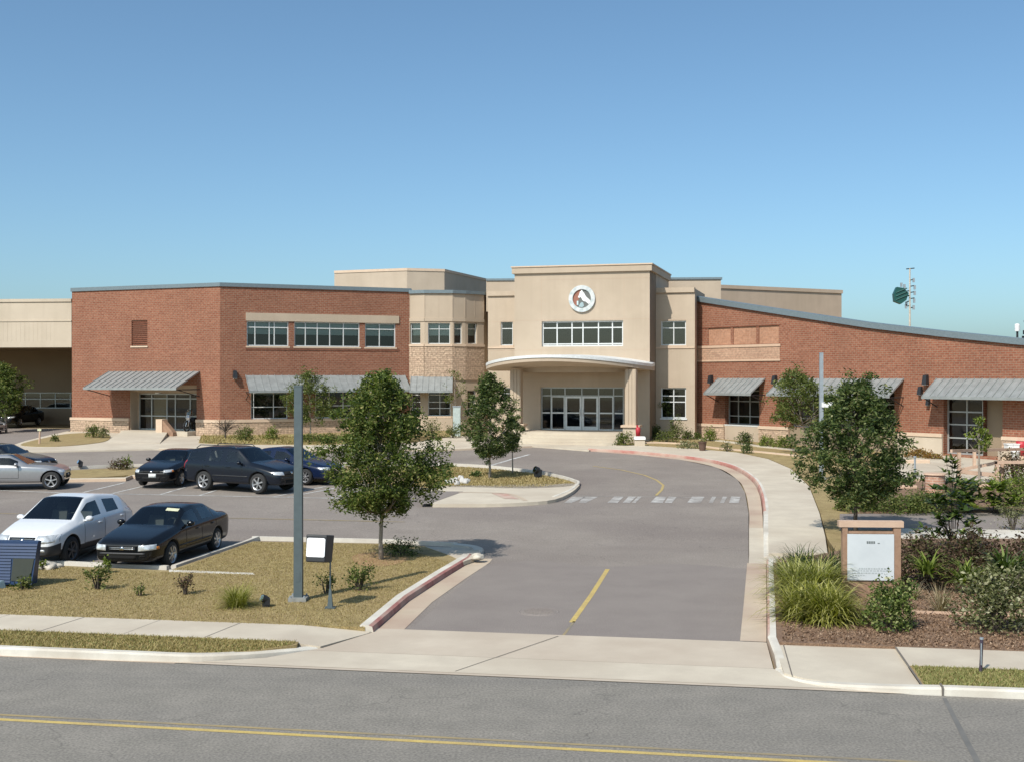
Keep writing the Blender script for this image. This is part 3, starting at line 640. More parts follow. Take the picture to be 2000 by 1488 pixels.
        for u0, z0, u1, z1, d in s.op:
            P = s.P
            if z0 > s.z0: mb.quad(P(u0, z0), P(u1, z0), P(u1, z0, -d), P(u0, z0, -d), 0, [(u0, 0), (u1, 0), (u1, d), (u0, d)])
            mb.quad(P(u0, z1, -d), P(u1, z1, -d), P(u1, z1), P(u0, z1), 0, [(u0, d), (u1, d), (u1, 0), (u0, 0)])
            mb.quad(P(u0, z0), P(u0, z0, -d), P(u0, z1, -d), P(u0, z1), 0, [(0, z0), (d, z0), (d, z1), (0, z1)])
            mb.quad(P(u1, z0, -d), P(u1, z0), P(u1, z1), P(u1, z1, -d), 0, [(0, z0), (d, z0), (d, z1), (0, z1)])
        return mb.build(s.name, s.mat, s.b)
    def awning(s, u0, u1, z1, z0, out, seam=.42, side=True, parent=None):
        """standing seam sheet sloping out from the wall, with its end plates"""
        mb = MB(); d = Vector((0, 0)); P = s.P; t = .05
        mb.hexa([P(u0, z0-t, out), P(u1, z0-t, out), P(u1, z1-t, .01), P(u0, z1-t, .01), P(u0, z0, out), P(u1, z0, out), P(u1, z1, .01), P(u0, z1, .01)])
        s.hexa(mb, u0-.012, u1+.012, z0-.12, z0+.012, out+.002, out+.03)
        n = max(2, int(round((u1-u0)/seam)))
        for k in range(n+1):
            u = u0+.02+(u1-u0-.04)*k/n; h = .045
            mb.hexa([P(u-.014, z0, out), P(u+.014, z0, out), P(u+.014, z1, .012), P(u-.014, z1, .012), P(u-.014, z0+h, out), P(u+.014, z0+h, out), P(u+.014, z1+h, .012), P(u-.014, z1+h, .012)])
        aw = mb.build('awning', M['awning'], parent or s.b)
        for u in (u0+.05, u1-.05):
            fr = MB(); fr.tube([P(u, z0-.1, out-.05), P(u, z0-.1, .0)], .03, 6); fr.tube([P(u, z0-.09, out-.1), P(u, z0-.55, .02)], .028, 6)
            fr.build('bracket', M['dark'], aw)
        return aw
def copingline(bld, pts, z, w=.34, h=.22, mat=None, out=.08, name='coping'):
    """metal edge along a roof line; pts left to right, outside to the right of travel"""
    mb = MB(); P = [Vector(p) for p in pts]; n = len(P)
    def offs(d):
        r = []
        for i, p in enumerate(P):
            if i == 0 or i == n-1:
                t = (P[1]-P[0]).normalized() if i == 0 else (P[-1]-P[-2]).normalized(); nn = Vector((t.y, -t.x)); r.append(p+nn*d)
            else:
                t1 = (p-P[i-1]).normalized(); t2 = (P[i+1]-p).normalized(); n1 = Vector((t1.y, -t1.x)); n2 = Vector((t2.y, -t2.x)); b = (n1+n2).normalized(); r.append(p+b*d/max(b.dot(n1), .3))
        return r
    o, i_ = offs(out), offs(out-w); zf = z if callable(z) else (lambda k: z)
    for k in range(n-1):
        mb.hexa([(*o[k], zf(k)-h), (*o[k+1], zf(k+1)-h), (*i_[k+1], zf(k+1)-h), (*i_[k], zf(k)-h), (*o[k], zf(k)), (*o[k+1], zf(k+1)), (*i_[k+1], zf(k+1)), (*i_[k], zf(k))])
    return mb.build(name, mat or M['coping'], bld)
def shell(bld, poly, z0, z1, mat, skip=(), roofdz=.25, name='wall'):
    """the plain sides and the roof of a building; skip lists the edges that have their own wall"""
    mb = MB(); n = len(poly)
    for i in range(n):
        if i in skip: continue
        a, b = poly[i], poly[(i+1) % n]; L = math.dist(a, b)
        mb.quad((*a, z0), (*b, z0), (*b, z1), (*a, z1), 0, [(0, z0), (L, z0), (L, z1), (0, z1)])
    if mb.f: mb.build(name, mat, bld)
    mb = MB(); mb.add([(x, y, z1-roofdz) for x, y in poly], [tuple(range(n))]); mb.build('roof', M['roof'], bld)
def wall_lamp(w, px, py, label, s=1.0):
    u, z = w.uz(px, py); t = empty('wall_lamp', w.P(u, z), label, 'wall lamp', 'black lamps fixed to the brick walls')
    mb = MB(); w.hexa(mb, u-.09*s, u+.09*s, z-.14*s, z+.14*s, 0, .04); mb.build('back_plate', M['dark'], t)
    mb = MB(); P = w.P
    mb.hexa([P(u-.13*s, z-.26*s, .32*s), P(u+.13*s, z-.26*s, .32*s), P(u+.13*s, z-.2*s, .04), P(u-.13*s, z-.2*s, .04), P(u-.10*s, z+.2*s, .24*s), P(u+.10*s, z+.2*s, .24*s), P(u+.10*s, z+.24*s, .04), P(u-.10*s, z+.24*s, .04)])
    mb.build('housing', M['dark'], t)
    mb = MB(); w.hexa(mb, u-.1*s, u+.1*s, z-.285*s, z-.262*s, .06, .28*s); mb.build('lens', M['white_pl'], t)

# ---- two-storey brick wing
P0, P1, P2 = (-29.0, 77.6), (-18.1, 73.0), (-6.75, 78.0)
ZT = 10.5
bw = empty('brick_wing', (-18.1, 76, gz(76)), 'two-storey red brick wing with metal roof edge and wide porch awning', 'school wing', 'wings of the school')
wl = Wall(bw, P0, P1, .55, ZT-.05, M['brick']); wr = Wall(bw, P1, P2, .55, ZT-.05, M['brick'])
# porch in the bright face
pu0, pz0, pu1, pz1 = wl.rect(254, 752, 384, 846); pz0 = 1.28
wl.opening(pu0, .55, pu1, pz1, .7)
lu0, lz0, lu1, lz1 = wl.rect(257, 626, 288, 676); wl.opening(lu0, lz0, lu1, lz1, .12)
mb = MB(); wl.uvbox(mb, lu0+.005, lu1-.005, lz0, lz1, -.2, -.10)
n = 13
for k in range(n):
    z = lz0+(lz1-lz0)*(k+.5)/n; wl.uvbox(mb, lu0+.01, lu1-.01, z-.035, z+.02, -.105, -.055)
mb.build('louvre', M['brickdark'], bw)
wl.box('louvre_sill', lu0-.05, lu1+.05, lz0-.1, lz0-.004, .002, .06, M['cap'])
# storefront inside the porch
sf = Wall(bw, wl.P(pu0, 0, -.7)[:2], wl.P(pu1, 0, -.7)[:2], .55, pz1, M['stucco'], name='porch_wall', dep=.05)
su0 = sf.uz(272, 800)[0]; SFW = pu1-pu0
d = sf.window(su0, pz0, SFW-.02, sf.uz(330, 768)[1], [.2, .44, .57, .8], [.14, .62], fw=.08, name='glazed_entrance', room=2.2, mat=M['frameg'])
mb = MB(); sf.hexa(mb, su0+(SFW-su0)*.205, su0+(SFW-su0)*.40, pz0+.02, sf.uz(330, 768)[1]-.1, -.18, -.14); mb.build('door_panel', M['stuccopatch'], d)
mb = MB(); sf.hexa(mb, su0+(SFW-su0)*.83, su0+(SFW-su0)*.98, pz0+.08, pz0+1.0, -.18, -.14); mb.build('door_panel', M['stuccopatch'], d)
sf.finish()
mb = MB(); wl.uvbox(mb, pu0+.002, pu1-.002, .7, pz0, -.7, .9); mb.build('porch_floor', M['conc'], bw)
mb = MB(); wl.uvbox(mb, pu0+.002, pu0+.03, pz0, pz1-.004, -.69, -.02); wl.uvbox(mb, pu0+.002, pu1-.002, pz1-.45, pz1-.003, -.69, -.30); mb.build('porch_lining', M['stucco'], bw)
mb = MB(); sf.hexa(mb, su0+1.6, su0+1.9, pz1-.55, pz1-.46, .2, .4); mb.build('porch_lamp', M['white_pl'], bw)
au0 = wl.uz(213, 725)[0]; au1 = wl.uz(391, 725)[0]
aw = wl.awning(au0, au1, wl.uz(300, 725.5)[1], wl.uz(300, 725.5)[1]-1.02, 2.3, .45)
# base of rubble stone with a cap course
for w, a, b in ((wl, -.05, pu0-.02), (wl, pu1+.02, wl.L+.03), (wr, .0, wr.L)):
    zc = 2.02
    w.box('stone_base', a, b, .5, zc-.18, .001, .10, M['stone']); w.box('base_cap', a-.01, b+.012, zc-.18, zc, .001, .14, M['cap'])
# long upper windows under one lintel
lintel = wr.rect(480, 611, 779, 629); mb = MB(); wr.hexa(mb, lintel[0], lintel[2], wr.uz(480, 611)[1]-.50, wr.uz(480, 611)[1], .002, .07); mb.build('lintel', M['stucco'], bw)
ztw = wr.uz(480, 611)[1]-.505; zbw = wr.uz(480, 676)[1]
for x0, x1, cols in ((482, 564, [.2, .54, .66]), (575, 703, [.17, .35, .54, .75]), (713, 773, [.48])):
    a = wr.uz(x0, 650)[0]; b = wr.uz(x1, 650)[0]
    wr.window(a, zbw, b, ztw, cols, [.25], blind=.52, sill=(.10, .05, M['cap']), fw=.07)
mb = MB(); wr.uvbox(mb, lintel[0], lintel[2], zbw-.24, zbw-.104, .002, .035); mb.build('brick_ledge', M['brickdark'], bw)
# ground floor windows under the long awning
zl1 = wr.uz(480, 757)[1]; zl0 = 2.03
for x0, x1, cols, rows in ((490, 562, [.08, .62], [.16, .62]), (616, 692, [.36, .72], [.14, .6]), (712, 770, [.5], [.14, .6])):
    a = wr.uz(x0, 790)[0]; b = wr.uz(x1, 790)[0]; wr.window(a, zl0, b, zl1, cols, rows, fw=.06, blind={490: .22, 616: .12, 712: .3}[x0])
a0 = wr.uz(479, 733)[0]; wr.awning(a0, wr.L-.35, wr.uz(479, 733)[1], wr.uz(479, 733)[1]-.95, 1.25, .45)
wl.finish(); wr.finish()
shell(bw, [P0, P1, P2, (-7.5, 94), (-28, 94)], .3, ZT-.05, M['brick'], (0, 1))
copingline(bw, [(-28, 94), P0, P1, P2, (-7.5, 94)], ZT, h=.24)
wall_lamp(wr, 458, 731, 'black wall lamp beside the corner of the two-storey brick wing')
# ---- rounded bay of stucco and stone
bay = empty('rounded_bay', (-4.6, 78.5, gz(78)), 'faceted tan stucco bay with a band of pale rubble stone', 'school wing', 'wings of the school')
FB = [((800-CX)/F*77.95, 77.95), ((829-CX)/F*77.55, 77.55), ((884-CX)/F*77.6, 77.6), ((908.5-CX)/F*78.05, 78.05), ((945-CX)/F*79.1, 79.1), ((957.5-CX)/F*81.6, 81.6)]
zs0, zs1 = zat(742, 77.6), zat(677, 77.6); ztb = zat(567, 77.6)
up = {0: (801, 821, []), 1: (836, 879, [.5]), 2: (887, 903, []), 3: (914, 932, [])}
lo = {0: (803, 821, []), 1: (836, 880, [.52]), 3: (913, 930, [])}
for i in range(5):
    w = Wall(bay, FB[i], FB[i+1], .5, ztb-.05, M['stucco'], dep=.2)
    if i < 4:
        x0, x1, c = up[i]; w.winpx(x0, 631, x1, 672, c, [.29], blind=.6, fw=.05)
        if i in lo: x0, x1, c = lo[i]; w.winpx(x0, 762, x1, 812, c, [.18, .46, .7], fw=.05, sill=(.14, .06, M['cap']))
        mb = MB(); w.uvbox(mb, 0, w.L, zs0, zs1, .003, .06); mb.build('stone_band', M['stone'], bay)
        mb = MB(); w.hexa(mb, 0, w.L, zs1, zs1+.14, .002, .11); mb.build('band_course', M['cap'], bay)
        mb = MB(); w.hexa(mb, 0, w.L, zat(628, 77.6), zat(622, 77.6), .002, .05); mb.build('band_course', M['stucco'], bay)
        k = max(1, round(w.L/.95))
        for q in range(k+1):
            u = min(max(w.L*q/k, .03), w.L-.03); mb = MB(); w.hexa(mb, u-.02, u+.02, zat(620, 77.6), ztb-.06, .002, .014); mb.build('panel_rib', M['stucco'], bay)
        mb = MB(); w.hexa(mb, -.0, w.L, .5, 1.95, .002, .06); mb.build('plinth', M['stucco'], bay)
    w.finish()
    if i == 1: w.awning(-.9, w.L+.02, w.uz(850, 735)[1], w.uz(850, 735)[1]-.93, 1.2, .42)
shell(bay, FB+[(-1.0, 92), (-6.9, 92)], .3, ztb-.05, M['stucco'], range(5))
copingline(bay, FB, ztb, h=.22, w=.4, out=.12)
# ---- entrance block
th = R(15.5); EE = Vector((math.cos(th), -math.sin(th))); EI = Vector((math.sin(th), math.cos(th)))
EL = Vector((.155, 71.5)); EW = 8.25
def en(u, inn=0.0): p = EL+EE*u+EI*inn; return (p.x, p.y)
FL = 1.5
eb = empty('entrance_block', (*en(4.1, 3), gz(74)), 'tall tan stucco entrance block with round emblem and glazed doors', 'school wing', 'wings of the school')
ew = Wall(eb, en(0), en(EW), .6, 11.2, M['stucco'], dep=.22)
ew.winpx(1058, 627, 1217, 677, [.185, .37, .505, .695, .865], [.27, .9], fw=.085)
du0, dz0, du1, dz1 = ew.rect(1056, 756, 1218, 840); dw = ew.window(du0, FL, du1, dz1, [.12, .29, .495, .695, .875], [.2], fw=.07, name='glazed_entrance', room=4.0, mat=M['frameg'])
def dfr(a): return du0+(du1-du0)*a
mb = MB()
for a, b in ((.12, .29), (.29, .495), (.495, .695), (.695, .875)):
    x0, x1 = dfr(a)+.03, dfr(b)-.03; z1 = dz1-(dz1-FL)*.2-.04; big = .29 <= a < .69; f = .10 if big else .045
    for q in ((x0, x0+f, FL, z1), (x1-f, x1, FL, z1), (x0+f, x1-f, FL, FL+(.22 if big else .06)), (x0+f, x1-f, z1-f, z1)): ew.hexa(mb, q[0], q[1], q[2], q[3], -.21, -.135)
    ew.hexa(mb, x0+f, x1-f, FL+.98, FL+1.06, -.205, -.14)
for a, b in ((0, .12), (.875, 1)): ew.hexa(mb, dfr(a)+.07, dfr(b)-.07, FL+.98, FL+1.06, -.205, -.14)
mb.build('door_leaf', M['frame'], dw)
mb = MB()
for s_ in (-1, 1):
    u = dfr(.495)+s_*.11; mb.tube([ew.P(u, FL+.85, -.13), ew.P(u, FL+.9, -.06), ew.P(u, FL+1.25, -.06), ew.P(u, FL+1.3, -.13)], .022, 6)
mb.build('door_handle', M['fascia'], dw)
GJ = MB()
for x in (1058, 1219): u = ew.uz(x, 600)[0]; ew.hexa(GJ, u-.015, u+.015, ew.uz(x, 624)[1], 10.75, .001, .004)
for y in (545.5, 624.5, 683.5):
    z = ew.uz(1137, y)[1]; a, b = (0.01, EW-.01) if y > 600 else (ew.uz(1058, y)[0]+.02, EW-.01); ew.hexa(GJ, a, b, z-.018, z+.018, .0015, .0045)
for x in (1058, 1219): u = ew.uz(x, 600)[0]; ew.hexa(GJ, u-.012, u+.012, 5.6, ew.uz(x, 683)[1]-.03, .001, .004)
GJ.build('wall_joint', M['stuccod'], eb)
ew.finish()
er = Wall(eb, en(EW), en(EW, 2.5), .6, 11.2, M['stucco']); er.finish()
shell(eb, [en(0), en(EW), en(EW, 8), en(0, 8)], .3, 11.2, M['stucco'], (0,))
copingline(eb, [en(0, 8), en(0), en(EW), en(EW, 8)], 11.26, h=.36, w=.5, out=.14, mat=M['stucco'], name='cornice')
copingline(eb, [en(0, 8), en(0), en(EW), en(EW, 8)], 11.34, h=.075, w=.5, out=.19, mat=M['cap'], name='cornice')
# lower wings either side and the upper tier behind
sl_ = Wall(eb, en(-2.4, 2.4), en(0, 2.4), .6, 10.0, M['stucco'], name='flank_wall'); sl_.winpx(978, 628, 1001.5, 675, [], [.30], sill=(.1, .05, M['cap']), fw=.06)
sl_.winpx(983, 757, 1003, 780, [], [.5], fw=.06); sl_.finish()
sr_ = Wall(eb, en(EW, 2.4), en(EW+2.36, 2.4), .6, 10.0, M['stucco'], name='flank_wall')
sr_.winpx(1291, 627, 1340, 675, [.5], [.29], fw=.07, sill=(.09, .05, M['cap'])); sr_.winpx(1291, 757, 1340, 816, [.5], [.27, .47], fw=.07, sill=(.09, .06, M['fascia'])); sr_.finish()
GJ = MB()
for y in (624.5, 683, 754): z = sr_.uz(1318, y)[1]; sr_.hexa(GJ, 0.01, 2.3, z-.015, z+.015, .001, .004); sl_.hexa(GJ, .01, 2.38, z-.015, z+.015, .001, .004)
GJ.build('wall_joint', M['stuccod'], eb)
sr_.box('band_course', 0, 2.34, sr_.uz(1318, 681)[1], sr_.uz(1318, 678)[1], .001, .05, M['cap']); sl_.box('band_course', 0, 2.38, sl_.uz(985, 681)[1], sl_.uz(985, 678)[1], .001, .05, M['cap'])
copingline(eb, [en(-2.42, 2.4), en(-.01, 2.4)], 10.05, h=.3, w=.6, out=.12, mat=M['stucco'], name='cornice'); copingline(eb, [en(EW+.01, 2.4), en(EW+2.34, 2.4)], 10.05, h=.3, w=.6, out=.12, mat=M['stucco'], name='cornice')
shell(eb, [en(-2.39, 2.45), en(0, 2.45), en(0, 8), en(-2.39, 8)], .3, 9.99, M['stucco'], (0, 1)); shell(eb, [en(EW, 2.45), en(EW+2.35, 2.45), en(EW+2.35, 8), en(EW, 8)], .3, 9.99, M['stucco'], (0, 3))
TL, TR_ = (-1.72, 78.6), (13.75, 77.5)
tier = [TL, TR_, (14.2, 90), (-1.5, 90)]; shell(eb, tier, 9.0, 11.15, M['stucco'], name='upper_tier')
copingline(eb, [TL, TR_, (14.2, 90)], 11.2, h=.14, w=.4, out=.08)
mb = MB(); la_, lb_ = FB[5], en(-2.39, 8); mb.quad((*la_, .3), (*lb_, .3), (*lb_, 10.6), (*la_, 10.6)); mb.build('link_wall', M['stucco'], eb)
# canopy on two reeded columns
cu0, cu1 = -1.62, 8.42; NC = 40; mbt = MB(); mbs = MB(); mbf = MB()
def can(t): 
    q = max(0.0, 1-t*t); return .25+5.1*q**.62, 5.42+.47*q
rows = []
for k in range(NC+1):
    t = -1+2*k/NC; u = (cu0+cu1)/2+t*(cu1-cu0)/2; o, z = can(t)
    back = .004 if 0 <= u <= EW else -.9
    f = en(u, -o); f2 = en(u, -max(o-.55, -back+.02)); b = en(u, -back if back > 0 else -back)
    rows.append((f, f2, b, z, en(u, -(o+.05))))
for k in range(NC):
    A, B = rows[k], rows[k+1]
    mbt.quad((*A[4], A[3]), (*B[4], B[3]), (*B[2], B[3]+.1), (*A[2], A[3]+.1))
    mbf.quad((*A[4], A[3]-.16), (*B[4], B[3]-.16), (*B[4], B[3]), (*A[4], A[3])); mbf.quad((*A[0], A[3]-.16), (*B[0], B[3]-.16), (*B[4], B[3]-.16), (*A[4], A[3]-.16))
    mbs.quad((*A[0], A[3]-.36), (*B[0], B[3]-.36), (*B[0], B[3]-.16), (*A[0], A[3]-.16))
    za, zb = min(A[3]-.36, 5.2), min(B[3]-.36, 5.2)
    mbs.quad((*A[2], 5.03), (*B[2], 5.03), (*B[0], B[3]-.36), (*A[0], A[3]-.36))
for r_ in (rows[0], rows[-1]):
    mbs.quad((*r_[0], r_[3]-.36), (*r_[0], r_[3]-.16), (*r_[2], r_[3]-.1), (*r_[2], 5.03)); mbf.quad((*r_[4], r_[3]-.16), (*r_[4], r_[3]), (*r_[2], r_[3]+.1), (*r_[2], r_[3]-.1))
cn = mbt.build('canopy', M['fascia'], eb, True); mbf.build('fascia', M['fascia'], cn); mbs.build('soffit', M['stucco'], cn)
bm_ = MB()
for k in range(20):                                     # ring beam under the soffit
    t0, t1 = -1+2*k/20, -1+2*(k+1)/20; g = lambda t: en(3.95+t*3.75, -(.3+2.1*max(0, 1-t*t)**.5)); i2 = lambda t: en(3.95+t*3.75, -(.1+2.0*max(0, 1-t*t)**.5))
    a, b, c, d_ = g(t0), g(t1), i2(t1), i2(t0); bm_.hexa([(*a, 4.93), (*b, 4.93), (*c, 4.93), (*d_, 4.93), (*a, 5.25), (*b, 5.25), (*c, 5.25), (*d_, 5.25)])
bm_.build('ring_beam', M['stucco'], cn)
mb = MB(); p = en(3.9, -1.3); mb.box((p[0], p[1], 4.99), (.9, .18, .08), -th); mb.build('ceiling_light', M['white_pl'], cn)
for u, peds in ((.75, 1), (7.55, 1)):
    mb = MB(); c = en(u, -2.24)
    mb.box((*c, 3.5), (.60, .56, 3.2), -th); 
    for s_ in (-.19, 0, .19):
        q = en(u+s_, -2.24-.285); mb.box((*q, 3.5), (.13, .06, 3.2), -th)
        q = en(u-.305, -2.24+s_); mb.box((*q, 3.5), (.06, .13, 3.2), -th)
    col = mb.build('column', M['stucco'], eb)
    mb = MB(); mb.box((*c, 1.15), (.86, .82, 1.36), -th); mb.build('pedestal', M['cream'], col)
    mb = MB(); mb.box((*c, 1.875), (1.08, 1.02, .12), -th); mb.build('pedestal_cap', M['cap'], col)
# entrance floor and steps
st_ = empty('entrance_steps', (*en(3.4, -3), .9), 'broad pale concrete steps rising to the glazed entrance doors', 'steps')
zz = [FL-.004, FL-.17, FL-.34, FL-.51]
for k in range(4):
    o = 2.75+.42*k; a, b = .1-.02*k, 7.0+.0*k
    mb = MB(); mb.prism([en(a, -.0 if k == 0 else -(o-.42)), en(a, -o), en(b, -o), en(b, -.0 if k == 0 else -(o-.42))], .5, zz[k]); mb.build('step' if k else 'landing', M['conc'], st_)
# emblem
u, z = ew.uz(1137, 584); em = empty('school_emblem', ew.P(u, z, 0), 'round grey ringed emblem with a white horse head on the entrance block', 'emblem')
def disc(r0, r1, o0, o1, n=48):
    mb = MB(); 
    for k in range(n):
        a, b = 2*math.pi*k/n, 2*math.pi*(k+1)/n; p = lambda r, t, o: ew.P(u+r*math.cos(t), z+r*math.sin(t), o)
        mb.quad(p(r0, a, o1), p(r1, a, o1), p(r1, b, o1), p(r0, b, o1)); mb.quad(p(r1, a, o0), p(r1, b, o0), p(r1, b, o1), p(r1, a, o1))
        if r0 > 0: mb.quad(p(r0, b, o0), p(r0, a, o0), p(r0, a, o1), p(r0, b, o1))
    return mb
M['ring'] = mottled('emblem_ring', (.36, .44, .42), (.60, .60, .63), 5.5, .6, big=(.66, .66, .64), bigscale=3)
disc(.56, .80, .002, .13).build('ring', M['ring'], em)
def epoly(pts, o0, o1, name, mat, k=.56/36.0):
    mb = MB(); P = [(u+(x)*k, z+(y)*k) for x, y in pts]; n = len(P)
    mb.add([ew.P(a, b, o1) for a, b in P]+[ew.P(a, b, o0) for a, b in P], [tuple(range(n))]+[(i, n+i, n+(i+1) % n, (i+1) % n) for i in range(n)]); return mb.build(name, mat, em)
arc = lambda a0, a1, r, n=20: [(r*math.cos(R(a0+(a1-a0)*i/n)), r*math.sin(R(a0+(a1-a0)*i/n))) for i in range(n+1)]
epoly(arc(92, 235, 36.3), .002, .05, 'field', plain('emblem_brown', (.30, .125, .085), .7)); epoly(arc(-125, 92, 36.3), .002, .052, 'field', plain('emblem_grey', (.13, .135, .125), .7))
epoly([(-2, 34), (1, 33), (4, 26), (9, 21), (13, 13), (18, 6), (25, 0), (33, -8), (32, -16), (26, -21), (19, -15), (13, -11), (7, -10), (2, -6), (0, -1), (-3, 4), (-6, 6), (-10, 3), (-14, 4), (-15, 8), (-12, 13), (-10, 19), (-8, 24), (-7, 29), (-5, 27)], .05, .085, 'horse_head', M['white_pl'])
epoly([(-20, -8), (-14, -8), (-14, -24), (-20, -24)], .05, .068, 'badge', plain('emblem_blue', (.52, .66, .68), .6)); epoly([(-13, -30), (-6, -17), (-1, -13), (5, -15), (8, -28), (0, -33)], .05, .066, 'badge', plain('emblem_teal', (.33, .43, .45), .6))
# ---- brick wing with the sloping roof
ra = Vector((11.25, 72.4)); rd = Vector((12.6, -16.7)).normalized()
rb = ra+rd*30
sw = empty('sloping_brick_wing', (18, 66, gz(66)), 'single-storey red brick wing under a long sloping metal roof edge', 'school wing', 'wings of the school')
PROF = [(0, 9.62), (6.67, 8.52), (12.66, 7.55), (17, 6.97), (21.1, 6.48), (30, 5.75)]
def ztp(u):
    for (a, za), (b, zb) in zip(PROF, PROF[1:]):
        if u <= b: return za+(zb-za)*(u-a)/(b-a)
    return PROF[-1][1]
ws = Wall(sw, ra, rb, .3, lambda u: ztp(u)-.05, M['brick'], dep=.55)
def capz(w, x, y): return w.uz(x, y)[1]
zb0 = 1.85
ua, ub = ws.uz(1416, 800)[0], ws.uz(1483, 800)[0]; ws.window(ua, 1.86, ub, 4.35, [.28, .62], [.2, .45, .8], fw=.06, sill=(.08, .03, M['frame']), mat=M['frameg'], dep=.4)
uc, ud = ws.uz(1543, 800)[0], ws.uz(1747, 800)[0]; ws.window(uc, 1.86, ud, 4.35, [.2, .4, .6, .8], [.2, .45, .8], fw=.06, mat=M['frameg'], dep=.4)
ue, uf = ws.uz(1843, 800)[0], ws.uz(1920, 800)[0]; ug = ws.uz(1958, 800)[0]; ws.window(ue, .85, uf, 4.35, [.5, .9], [.22, .4, .58, .77], fw=.08, mat=M['frameg'], room=2.0, dep=.4)
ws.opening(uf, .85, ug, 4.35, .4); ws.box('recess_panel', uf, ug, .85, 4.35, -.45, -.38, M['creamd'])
for xa, xb, xt, u0, u1 in ((1403, 1495, 738.5, None, None), (1526, 1766, 739.5, None, None), (1829, None, 742, None, None)):
    a = ws.uz(xa, xt)[0]; b = ws.uz(xb, xt)[0] if xb else a+7.5; zt_ = 4.58
    ws.awning(a, b, zt_, zt_-.86, 1.25, .42)
# inset panels, stone band
ia, ib = ws.uz(1360, 650)[0], ws.uz(1523.5, 650)[0]
zi1, zi0 = ws.uz(1440, 638.5)[1], ws.uz(1440, 675)[1]
for k, (x0, x1) in enumerate(((1383, 1427), (1432, 1477), (1482, 1521))):
    a, b = ws.uz(x0, 650)[0], ws.uz(x1, 650)[0]; ws.opening(a, zi0+.06, b, zi1-.02, .06); ws.box('brick_inset', a, b, zi0+.06, zi1-.02, -.2, -.058, M['bricklight'])
ws.box('band_course', .02, ib+.05, zi0-.12, zi0+.02, .001, .07, M['capp']); ws.box('stone_band', .02, ib, zi0-.84, zi0-.12, .001, .03, M['stonepink']); ws.box('band_course', .02, ib+.05, zi0-.94, zi0-.84, .001, .06, M['capp'])
ws.box('band_course', .02, ib+.03, zi1-.01, zi1+.04, .001, .03, M['brickdark'])
for a, b, m in ((0.03, ua-.02, 'stone'), (ub+.02, uc-.02, 'stone'), (ud+.02, ue-.03, 'cream'), (ug+.02, 30, 'stone')):
    ws.box('stone_base', a, b, .3, zb0-.17, .001, .10, M[m]); ws.box('base_cap', a-.01, b+.01, zb0-.17, zb0, .001, .15, M['cap'])
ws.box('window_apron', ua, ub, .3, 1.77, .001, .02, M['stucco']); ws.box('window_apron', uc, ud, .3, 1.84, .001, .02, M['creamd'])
ws.finish(usplit=[a for a, _ in PROF]+[k*.5 for k in range(60)])
mb = MB(); k_ = [i*.5 for i in range(61)]
for a, b in zip(k_, k_[1:]):
    P = ws.P; za, zb = ztp(a), ztp(b)
    mb.hexa([P(a, za-.30, .16), P(b, zb-.30, .16), P(b, zb-.30, -.3), P(a, za-.30, -.3), P(a, za, .16), P(b, zb, .16), P(b, zb+.02, -.3), P(a, za+.02, -.3)])
mb.build('roof_edge', M['coping'], sw)
mb = MB(); bk = 14.0
for a, b in zip(k_, k_[1:]): mb.quad(ws.P(a, ztp(a)-.1, -.3), ws.P(b, ztp(b)-.1, -.3), ws.P(b, ztp(b)*.55, -bk), ws.P(a, ztp(a)*.55, -bk))
mb.build('roof', M['roof'], sw)
mb = MB()
for a, b, oa, ob in ((0, 0, -bk, 0), (30, 30, 0, -bk), (30, 0, -bk, -bk)): zf = lambda u, o: (ztp(u)-.3 if o == 0 else ztp(u)*.55); mb.quad(ws.P(a, .3, oa), ws.P(b, .3, ob), ws.P(b, zf(b, ob), ob), ws.P(a, zf(a, oa), oa), 0, [(0, 0), (14, 0), (14, 6), (0, 6)])
mb.build('wall', M['brick'], sw)
for x, y, l, s_ in ((1391, 740, 'black wall lamp beside the small awning nearest the entrance', 1), (1516, 741, 'black wall lamp between the two awnings of the sloping wing', 1), (1811, 741, 'large black wall lamp beside the awning over the tall glazed door', 1), (1800, 762, 'squat black wall lamp below the large one by the tall glazed door', .85), (1815, 784, 'smallest black wall lamp, lowest of three by the tall glazed door', .7)): wall_lamp(ws, x, y, l, s_)
# ---- cream hall with a deep overhang
ch = empty('cream_hall', (-38, 90, gz(90)), 'cream hall with deep overhang above a shaded wall and ribbon window', 'school wing', 'wings of the school')
D0 = 84.0
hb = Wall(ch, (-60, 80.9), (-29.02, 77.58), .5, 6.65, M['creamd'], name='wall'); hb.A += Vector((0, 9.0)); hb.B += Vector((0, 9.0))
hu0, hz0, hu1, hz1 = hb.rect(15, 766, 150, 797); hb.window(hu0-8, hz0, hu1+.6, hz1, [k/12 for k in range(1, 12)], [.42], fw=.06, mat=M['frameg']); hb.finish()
hf = Wall(ch, (-60, 80.9), (-29.02, 77.58), 6.6, 9.75, M['cream'], name='overhang'); hf.finish()
mb = MB(); za = hf.uz(60, 627)[1]
for k in range(100): hf.hexa(mb, .3*k, .3*k+.015, 7.0, za-.05, .001, .006)
mb.build('panel_rib', M['cream'], ch)
hf.box('band_course', 0, hf.L, za-.05, za+.02, .001, .04, M['cream'])
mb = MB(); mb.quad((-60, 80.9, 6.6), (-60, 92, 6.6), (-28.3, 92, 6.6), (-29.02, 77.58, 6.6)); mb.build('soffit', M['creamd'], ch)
shell(ch, [(-60, 80.9), (-29.02, 77.58), (-28.1, 93), (-28.1, 100), (-60, 100)], 6.6, 9.75, M['cream'], (0,)); copingline(ch, [(-60, 80.9), (-29.02, 77.58)], 9.8, h=.2, w=.5, out=.07, mat=M['cream'])
